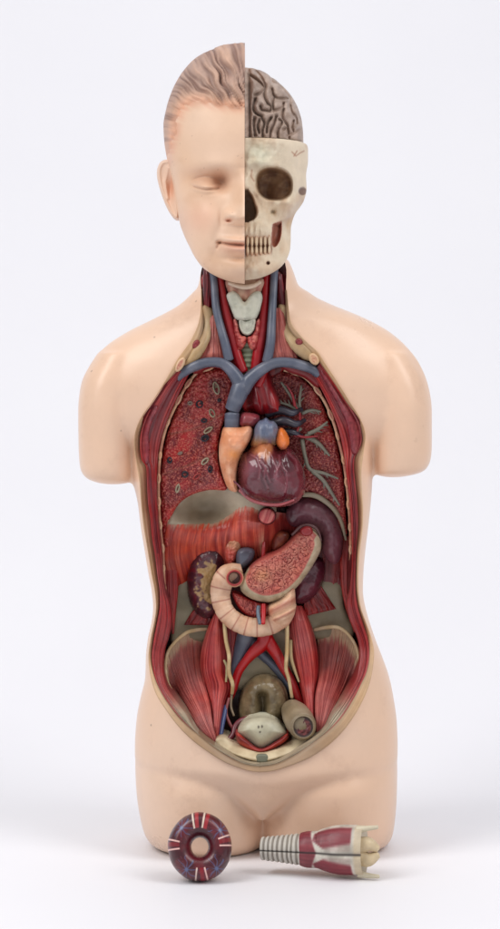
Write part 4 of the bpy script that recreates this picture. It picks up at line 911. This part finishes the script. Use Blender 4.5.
il1 = coons('iliacus_muscle', [(173.5, 692), (167.5, 678), (166, 664), (169, 651), (175, 643), (186, 635), (206, 630)], [(205, 735), (208, 737), (211, 739), (214, 741), (216, 742), (217, 743), (218, 744)], [(173.5, 692), (183, 709), (194, 724), (205, 735)], [(206, 630), (202, 650), (203, 676), (210, 704), (213, 724), (218, 744)], M['muscle'], torso,
      lambda x, y, u, v: .004 + .014*np.sin(np.pi*u*.9)*(1-v)**.6*0 + .012*u*(1-v) - .050*sst(.2, 1, v), H=.004, nu=220, nv=100, nf=46, seed=43, colf=ilcol, c0=(126, 38, 38), c1=(204, 112, 102), ribs=.0006, back=.03, hv=False)
il2 = coons('iliacus_muscle', [(316, 631), (326, 629), (338, 629.5), (348, 636), (355.5, 648), (357.5, 662), (354, 677)], [(316, 735), (317, 734.5), (318, 734), (319.5, 733), (321, 732), (323, 730), (326, 727)], [(316, 631), (318, 650), (318, 676), (315, 700), (316, 735)], [(354, 677), (346, 695), (336, 713), (326, 727)], M['muscle'], torso,
      lambda x, y, u, v: .004 + .012*(1-u)*(1-v) - .050*sst(.2, 1, v), H=.004, nu=220, nv=100, nf=46, seed=44, colf=ilcol, c0=(126, 38, 38), c1=(204, 112, 102), ribs=.0006, back=.03, hv=False)
CR = lambda t, V: mix((190, 166, 126), (204, 184, 150), np.clip(.5+vnoise(t*20, 0*t, 5), 0, 1))
tube('iliac_crest', [(207, 629, .008), (196, 630, .002), (186, 633, -.004), (175, 642, -.006), (167.5, 653, -.007), (165.5, 668, -.008), (168, 682, -.012), (174, 693, -.016)], (1.6, 2.0, 1.7, 1.5, 1.4, 1.3, 1.1, .6), M['matte'], il1, CR, flat=.6)
tube('iliac_crest', [(314, 630, .008), (326, 627.5, .002), (338, 627.5, -.004), (348, 634, -.006), (356, 646.5, -.007), (358.5, 661, -.008), (355, 678, -.012)], (1.6, 2.0, 1.7, 1.5, 1.4, 1.2, .7), M['matte'], il2, CR, flat=.6)
UC = lambda t, V: mix((196, 168, 122), (210, 188, 144), np.clip(.5+vnoise(t*14, 0*t, 3), 0, 1))
tube('ureter', [(224, 618, -.010), (226, 640, -.013), (229, 656, -.014), (229, 672, -.012), (232.5, 684, -.010), (232, 694, -.006)], (1.9, 2.0, 2.0, 1.9, 2.1, 1.6), M['organ'], torso, UC)
tube('ureter', [(287, 618, -.010), (287, 650, -.012), (286, 668, -.012), (289, 680, -.012), (292, 698, -.010)], (2.1, 2.0, 2.0, 1.8, 1.6), M['organ'], torso, UC)
tube('nerve', [(291, 640, -.004), (291, 656, -.006), (294, 668, -.006), (299, 682, -.006)], (1.6, 1.8, 1.6, 1.0), M['organ'], torso, (196, 178, 134))
tube('nerve', [(224, 660, -.008), (227, 668, -.010), (226, 682, -.010)], (1.2, 1.6, 1.0), M['organ'], torso, (176, 164, 122))

# pelvic basin
pillow('pelvic_wall', [(228, 690), (240, 672), (262, 668), (284, 676), (298, 694), (302, 730), (290, 748), (262, 756), (236, 750), (220, 736)], M['matte'], torso, base=.024, H=.003, R=8, col=lambda x, y, d: mix((82, 62, 48), (66, 34, 32), np.clip(.5+fbm(x*.08, y*.08, 4), 0, 1)), thick=.01)
OL = lambda t, V: mix((98, 84, 62), (122, 106, 80), np.clip(.5+vnoise(V[:, 2]*70, V[:, 0]*70, 5), 0, 1))
rec_ol = [(238, 714), (239.5, 698), (244, 686), (252, 677.5), (262, 673.5), (272, 674.5), (281, 680), (287, 690), (289, 704), (287, 720), (276, 728), (258, 728), (244, 726)]
def rec_col(x, y, d):
    c = mix((104, 90, 66), (128, 112, 84), np.clip(.5+.9*fbm(x*.09, y*.09, 5), 0, 1))
    c = mix(c, (150, 134, 104), .5*np.clip(fbm(x*.16+4, y*.1, 15), 0, 1))
    return mix(c, (78, 62, 46), .5*np.clip(vnoise(x*.5, y*.35, 7)-.35, 0, 1))
rec = pillow('rectum', rec_ol, M['gloss'], torso, base=.010, H=.030, R=16, col=rec_col, step=.8, extra=lambda x, y, d: -.013*np.exp(-(segdist(x, y, [(262, 697), (263, 706), (262, 730)])/4.5)**2)*sst(2, 8, d) + .0008*fbm(x*.15, y*.15, 6), thick=.012, label='rounded olive brown bowel mass with a groove')
sig = tube('sigmoid_colon', [(292, 710, -.014), (296, 715.5, -.032), (300, 722, -.046), (303, 726.5, -.056)], (11, 13.8, 14.6, 13.4), M['organ'], torso, lambda t, V: mix((134, 118, 92), (152, 136, 112), np.clip(.5+vnoise(V[:, 2]*90, V[:, 0]*90, 7), 0, 1)), n=60, seg=30, caps=True)
pillow('gut_opening', ell(303.3, 727, 12.6, 13.2), M['organ'], sig, base=-.0575, H=.005, R=3, col=lambda x, y, d: mix(mix((140, 124, 98), (58, 42, 42), sst(2.4, 3.4, d)), mix((128, 60, 60), (88, 40, 44), np.clip(.5+1.4*vnoise(x*.5, y*.5, 3), 0, 1)), sst(4.4, 5.2, d)), step=.55, extra=lambda x, y, d: -.003*sst(2.4, 3.6, d)+.0008*vnoise(x*.6, y*.6, 4)*sst(5, 6, d), label='round cut end with a dark ring and red centre')
pillow('pelvic_floor', [(214, 741), (222, 737), (234, 742), (250, 750), (262, 753), (276, 749), (290, 741), (304, 738), (312, 739), (298, 749), (280, 757.5), (261, 762), (240, 757), (226, 750)], M['matte'], torso, base=lambda x, y: -.046-.022*sst(740, 762, y), H=.004, R=4, col=lambda x, y, d: mix((216, 200, 168), (194, 176, 144), np.clip(.5+fbm(x*.1, y*.1, 6), 0, 1)), thick=.05)
pillow('pubic_symphysis', [(257, 755), (267, 755), (267, 762), (257, 762)], M['matte'], torso, base=-.068, H=.003, R=1.5, col=(122, 124, 108), step=.6, thick=.003)
bladder = pillow('bladder', [(238, 733), (241, 724), (248, 719), (256, 717), (266, 717), (274, 719.5), (281, 725), (287, 734), (278, 740), (261, 749), (248, 741)], M['organ'], torso, base=-.042, H=.015, R=15, col=lambda x, y, d: mix(mix((176, 172, 150), (192, 186, 160), np.clip(.5+.7*fbm(x*.08, y*.08, 3), 0, 1)), (84, 76, 66), .9*np.maximum(sst(1.6, .8, np.hypot((x-258.5)*1.2, (y-727)*.8)), np.maximum(sst(1.6, .8, np.hypot((x-262)*1.2, (y-726.5)*.8)), sst(1.3, .7, np.hypot(x-260, y-732))))), step=.7, thick=.03, label='pale grey-green bladder with three dark dots')
pillow('bladder_wall', [(235.5, 733), (238.5, 732), (248, 740), (261, 748), (277, 740), (287, 733), (288.5, 738), (280, 745.5), (262, 753.5), (250, 751), (238, 743)], M['muscle'], bladder, base=-.046, H=.012, R=4, col=lambda x, y, d: mix((176, 56, 46), (120, 30, 32), np.clip(.5+1.3*vnoise((y+.45*np.abs(x-262))*.55, x*.02, 5), 0, 1)), step=.6, extra=lambda x, y, d: .0012*vnoise((y+.45*np.abs(x-262))*.55, x*.02, 5), thick=.03)
tube('pelvic_vessel', [(219, 744, -.036), (227, 741, -.036), (233, 735, -.034), (235, 727, -.030), (240, 721, -.026), (248, 717.5, -.020), (256, 715, -.012)], (2.6, 2.8, 2.8, 2.7, 2.5, 2.3, 2), M['gloss'], torso, (104, 36, 46))
tube('pelvic_vessel', [(226, 706, -.008), (223, 720, -.018), (221, 732, -.026), (219.5, 742, -.032)], (2.4, 2.6, 2.4, 2), M['vein'], torso, (70, 86, 134))
tube('pelvic_vessel', [(229, 698, -.006), (226, 712, -.012), (230, 724, -.016), (236, 732, -.018)], (1.5, 1.6, 1.6, 1.4), M['organ'], torso, (140, 70, 70))
tube('pelvic_vessel', [(232, 692, -.004), (231, 706, -.008), (234, 716, -.012)], (1.3, 1.3, 1.1), M['organ'], torso, (128, 110, 86))

# ================================================================== RING DISC in front
def ring_disc():
    c = W(199.8, 850.0, -.150)
    zc = .0345
    y0 = -.150
    rt = root('organ_ring', 'dark red glossy ring with blue stars and cream stripes, leaning before the torso', 'organ model', (float((199.8-HX)*.001*(D+y0)/D), y0, 0))
    nt, npf = 460, 140
    R, r0, hh = .0300, .0080, .0165
    a = np.linspace(0, 2*np.pi, nt, endpoint=False)
    q = np.linspace(0, 2*np.pi, npf, endpoint=False)
    rc, rr = (R+r0)/2, (R-r0)/2
    e = 2.5
    rad = rc + rr*np.sign(np.cos(q))*np.abs(np.cos(q))**(2/2.2)
    dep = -hh*np.sign(np.sin(q))*np.abs(np.sin(q))**(2/2.2)
    A, Rr = np.meshgrid(a, rad, indexing='ij'); _, Dp = np.meshgrid(a, dep, indexing='ij')
    Rv = Rr*(1+.012*vnoise(A*3, 0*A, 2))
    X = Rv*np.cos(A)*1.0; Z = Rv*np.sin(A)*1.06
    ti = math.radians(-14)
    Y2 = Dp*math.cos(ti) - Z*math.sin(ti); Z2 = Z*math.cos(ti) + Dp*math.sin(ti)
    zmin = Z2.min()
    V = np.stack([X, Y2, Z2-zmin], -1).reshape(-1, 3) + np.array(rt.location)
    ids = np.arange(nt*npf).reshape(nt, npf)
    nx, ny = np.roll(ids, -1, 0), np.roll(ids, -1, 1); nxy = np.roll(nx, -1, 1)
    F = np.stack([ids, nx, nxy, ny], -1).reshape(-1, 4)
    # paint: photo-plane polar coordinates in mm
    x = (Rr*np.cos(A)).ravel()*1000; z = (Rr*np.sin(A)).ravel()*1000; d = Dp.ravel(); fr = d < .004
    c = mix((96, 24, 34), (66, 15, 27), np.clip(.5+fbm(x*.12, z*.12, 4), 0, 1))
    ph = np.degrees(np.arctan2(z, x)) % 360; rd = np.hypot(x, z)
    def ray(deg, w, r1, r2, colr, c, bend=0):
        dd = ((ph-deg+180+bend*(rd-20)) % 360-180)*np.pi/180*rd
        return mix(c, colr, sst(w+.5, w-.1, np.abs(dd))*(rd > r1)*(rd < r2)*.95*fr)
    for (cx, cz) in ((-17, 16), (19.5, 14), (-12, -20), (16, -19)):
        th = np.arctan2(z-cz, x-cx); rr_ = np.hypot(x-cx, z-cz)
        k = np.abs(np.sin(th*4+.8*vnoise(th*2, rr_*.2, 3)))
        c = mix(c, (82, 90, 128), .8*sst(.95, .25, k*rr_*.35)*(rr_ < 9.5+3*vnoise(th*3, 0*th, 4))*fr)
        c = mix(c, (92, 106, 144), .7*sst(2.2, .8, rr_)*fr)
        k2 = np.abs(np.sin(th*7+1.5))
        c = mix(c, (150, 90, 100), .5*sst(.45, .1, k2*rr_*.3)*(rr_ > 3)*(rr_ < 13)*fr)
    for deg, colr, b in ((106, (226, 206, 186), .25), (97, (160, 22, 34), .1), (81, (226, 206, 186), 0), (73, (160, 22, 34), -.1)):
        c = ray(deg, .7 if colr[1] > 100 else 1.5, 16, 32, colr, c, b)
    for deg, colr in ((168, (232, 190, 180)), (176, (124, 24, 36)), (186, (236, 190, 180)), (20, (232, 196, 184)), (12, (130, 26, 36)), (2, (236, 196, 186)), (263, (226, 206, 190)), (285, (222, 186, 176)), (276, (130, 24, 36))):
        c = ray(deg, .55 if colr[1] > 100 else 1.6, 19, 33, colr, c)
    mk('ring_body', V, F.tolist(), M['gloss'], rt, c)
ring_disc()

# ================================================================== LARYNX in front
def larynx():
    p0 = W(262, 853.0, -.120); p1 = W(366, 856.0, -.142)
    p1[2] = .0262; p0[2] = .0235
    rt = root('larynx_model', 'grey ringed windpipe with dark red voice box, lying on its side before the torso', 'organ model', (float((p0[0]+p1[0])/2), float((p0[1]+p1[1])/2), 0))
    ax = p1-p0; L = np.linalg.norm(ax); ax = ax/L
    side = np.cross(ax, [0, 0, 1.0]); side /= np.linalg.norm(side); up = np.cross(side, ax)
    # side points to the viewer (-Y) when ax runs to +X
    if side[1] > 0: side = -side
    def body(name, t0, t1, n, rf, colf, mat, seg=72, cap0=True, ell_=1.0, hollow=0):
        t = np.linspace(t0, t1, n); a = np.linspace(0, 2*np.pi, seg, endpoint=False)
        T, A = np.meshgrid(t, a, indexing='ij')
        Rr = rf(T, A)
        V = p0 + T[..., None]*L*ax + Rr[..., None]*(np.cos(A)[..., None]*side*ell_ + np.sin(A)[..., None]*up)
        V = V.reshape(-1, 3); ids = np.arange(n*seg).reshape(n, seg); nx = np.roll(ids, -1, 1)
        F = np.stack([ids[:-1], ids[1:], nx[1:], nx[:-1]], -1).reshape(-1, 4).tolist()
        c = colf(T.ravel(), A.ravel())
        k = len(V); V = np.vstack([V, p0+t0*L*ax, p0+(t1-hollow)*L*ax]); c = np.vstack([c, c[0]*.6, mix(c[-1:], (150, 132, 108), np.array([.6]))])
        for i in range(seg):
            F.append((ids[0, i], ids[0, (i+1) % seg], k)); F.append((ids[-1, (i+1) % seg], ids[-1, i], k+1))
        return mk(name, V, F, mat, rt, c)
    seam = lambda A: sst(.075, .03, np.abs((A+np.pi) % (2*np.pi)-np.pi))
    def rt_(T, A):
        rg = .5+.5*np.sin(T*L*1000*2*np.pi/4.6+.7*vnoise(T*22, 0*T, 3)+.5*vnoise(T*14, A*1.5, 8))
        return (.0098 + .0045*T/.4 + .0011*rg**.6) - .0022*seam(A)
    def ct(T, A):
        rg = np.sin(T*L*1000*2*np.pi/4.6+.7*vnoise(T*22, 0*T, 3)+.5*vnoise(T*14, A*1.5, 8))
        c = mix((132, 124, 114), (192, 186, 176), sst(-.5, .3, rg))
        c = mix(c, (170, 162, 146), .3*np.clip(vnoise(T*40, A*3, 4), 0, 1))
        return mix(c, (62, 56, 54), seam(A))
    body('windpipe', 0, .43, 150, rt_, ct, M['bone'], ell_=1.0)
    rl = cubic([.34, .38, .46, .52, .60, .70, .80, .90, 1.0], [.0115, .0155, .0172, .0172, .0195, .0222, .0232, .0230, .0224])
    def R2(T, A):
        r = rl(T) - .0025*seam(A)
        return r + .0012*np.exp(-((np.abs(A-np.pi/2)-.5)/.3)**2)*(T > .55)
    def c2(T, A):
        An = (A+np.pi) % (2*np.pi)-np.pi          # 0 = towards the viewer
        hgt = np.sin(An)
        fr = fbm(T*14, A*2, 6)
        c = mix((172, 166, 154), (204, 198, 186), np.clip(.5+fr, 0, 1))
        red = mix((112, 34, 46), (134, 52, 60), np.clip(.5+stripes(A/6, T, 60, 3), 0, 1))
        m1 = sst(.37, .385, T)*sst(.515, .49, T+.07*np.abs(hgt)-.05)
        lo = .53+.16*np.abs(np.abs(hgt)-.62)
        m2 = sst(lo, lo+.03, T+.12*(np.abs(hgt)-.35))*sst(.90, .875, T)*sst(.10, .18, np.abs(hgt))*sst(.99, .9, np.abs(hgt))*(1-.9*sst(.30, .12, np.abs(hgt)-.35*np.clip((T-.55)*2.0, 0, 1)))
        c = mix(c, red, np.clip(m1+m2, 0, 1))
        c = mix(c, (196, 178, 148), .8*sst(.90, .93, T))
        return mix(c, (56, 48, 48), seam(A)*.9)
    body('voice_box', .36, .985, 150, R2, c2, M['organ'], ell_=.95, hollow=.09)
    # horns and inner cartilage at the open end
    def worldtube(name, pts, r, col, mat=M['bone']):
        pts = np.asarray(pts, float); s = D/(D+pts[:, 1]); px, py = PX(pts)
        return tube(name, np.c_[px, py, pts[:, 1]], r, mat, rt, col, seg=12)
    for sg in (1, -1):
        b = p0+.93*L*ax
        worldtube('horn', [b+sg*up*.0205+side*.006, b+ax*.010+sg*up*.0222+side*.006, b+ax*.020+sg*up*(.0235 if sg > 0 else .0228)+side*.006], (3.6, 2.6, 1.8), (206, 196, 172))
        worldtube('cartilage', [b+sg*up*.005+side*.004, b+ax*.010+sg*up*.007+side*.005, b+ax*.0195+sg*up*.0025+side*.004], (8.5, 7.0, 3.2), (206, 186, 152), M['organ'])
larynx()

# ================================================================== SETTING
def backdrop():
    m, nt, b = new_mat('white_paper')
    N, L = nt.nodes, nt.links
    tc = N.new('ShaderNodeTexCoord'); t = N.new('ShaderNodeTexNoise'); t.inputs['Scale'].default_value = 3; t.inputs['Detail'].default_value = 3
    L.new(tc.outputs['Object'], t.inputs['Vector'])
    r = N.new('ShaderNodeValToRGB'); r.color_ramp.elements[0].color = (*lin((232, 232, 237)), 1); r.color_ramp.elements[1].color = (*lin((237, 237, 241)), 1)
    L.new(t.outputs['Fac'], r.inputs['Fac']); L.new(r.outputs['Color'], b.inputs['Base Color'])
    b.inputs['Roughness'].default_value = .55; b.inputs['Specular IOR Level'].default_value = .3
    prof = [(-2.2, 0.0)] + [(y, 0.0) for y in np.linspace(-1.8, .3, 12)]
    R = 1.3
    for a in np.linspace(0, 90, 28)[1:]:
        prof.append((.3+R*math.sin(math.radians(a)), R-R*math.cos(math.radians(a))))
    prof += [(1.6, z) for z in (1.6, 2.0, 2.6)]
    xs = np.linspace(-2.2, 2.2, 12)
    V = np.array([(x, y, z) for (y, z) in prof for x in xs]); n = len(xs)
    F = [(i*n+j, i*n+j+1, (i+1)*n+j+1, (i+1)*n+j) for i in range(len(prof)-1) for j in range(n-1)]
    o = mk('backdrop', V, F, m, None); o['kind'] = 'structure'; o['label'] = 'seamless white paper backdrop'
backdrop()

# ------------------------------------------------------------------ light, world, camera
sc = bpy.context.scene
w = bpy.data.worlds.new('World'); sc.world = w; w.use_nodes = True
bg = w.node_tree.nodes['Background']; bg.inputs['Color'].default_value = (.97, .975, 1.0, 1); bg.inputs['Strength'].default_value = .44

def area(name, loc, tgt, size, power, col=(1, 1, 1), sy=None):
    l = bpy.data.lights.new(name, 'AREA'); l.energy = power; l.color = col; l.shape = 'RECTANGLE'; l.size = size; l.size_y = sy or size
    o = bpy.data.objects.new(name, l); C.objects.link(o); o.location = loc
    o.rotation_euler = (Vector(tgt)-Vector(loc)).to_track_quat('-Z', 'Y').to_euler()
    return o
area('softbox_key', (-1.45, -1.05, 1.95), (0, 0, .45), 1.0, 31, (1, .98, .96), 1.6)
area('softbox_fill', (1.45, -1.05, 1.9), (0, 0, .45), 1.0, 23, (1, .98, .97), 1.6)
area('backdrop_light', (0, .35, 2.5), (0, .45, 0), 2.4, 13, (.98, .98, 1))

cam = bpy.data.cameras.new('camera'); co = bpy.data.objects.new('camera', cam); C.objects.link(co); sc.camera = co
co.location = (0, -D, ZC); co.rotation_euler = (math.pi/2, 0, 0)
cam.sensor_fit = 'AUTO'; cam.sensor_width = 36; cam.lens = 36*D/.929
cam.shift_y = -(464.5-HY)/929; cam.shift_x = 0
cam.clip_end = 50
sc.view_settings.view_transform = 'Standard'; sc.view_settings.look = 'None'; sc.view_settings.exposure = 0; sc.view_settings.gamma = 1
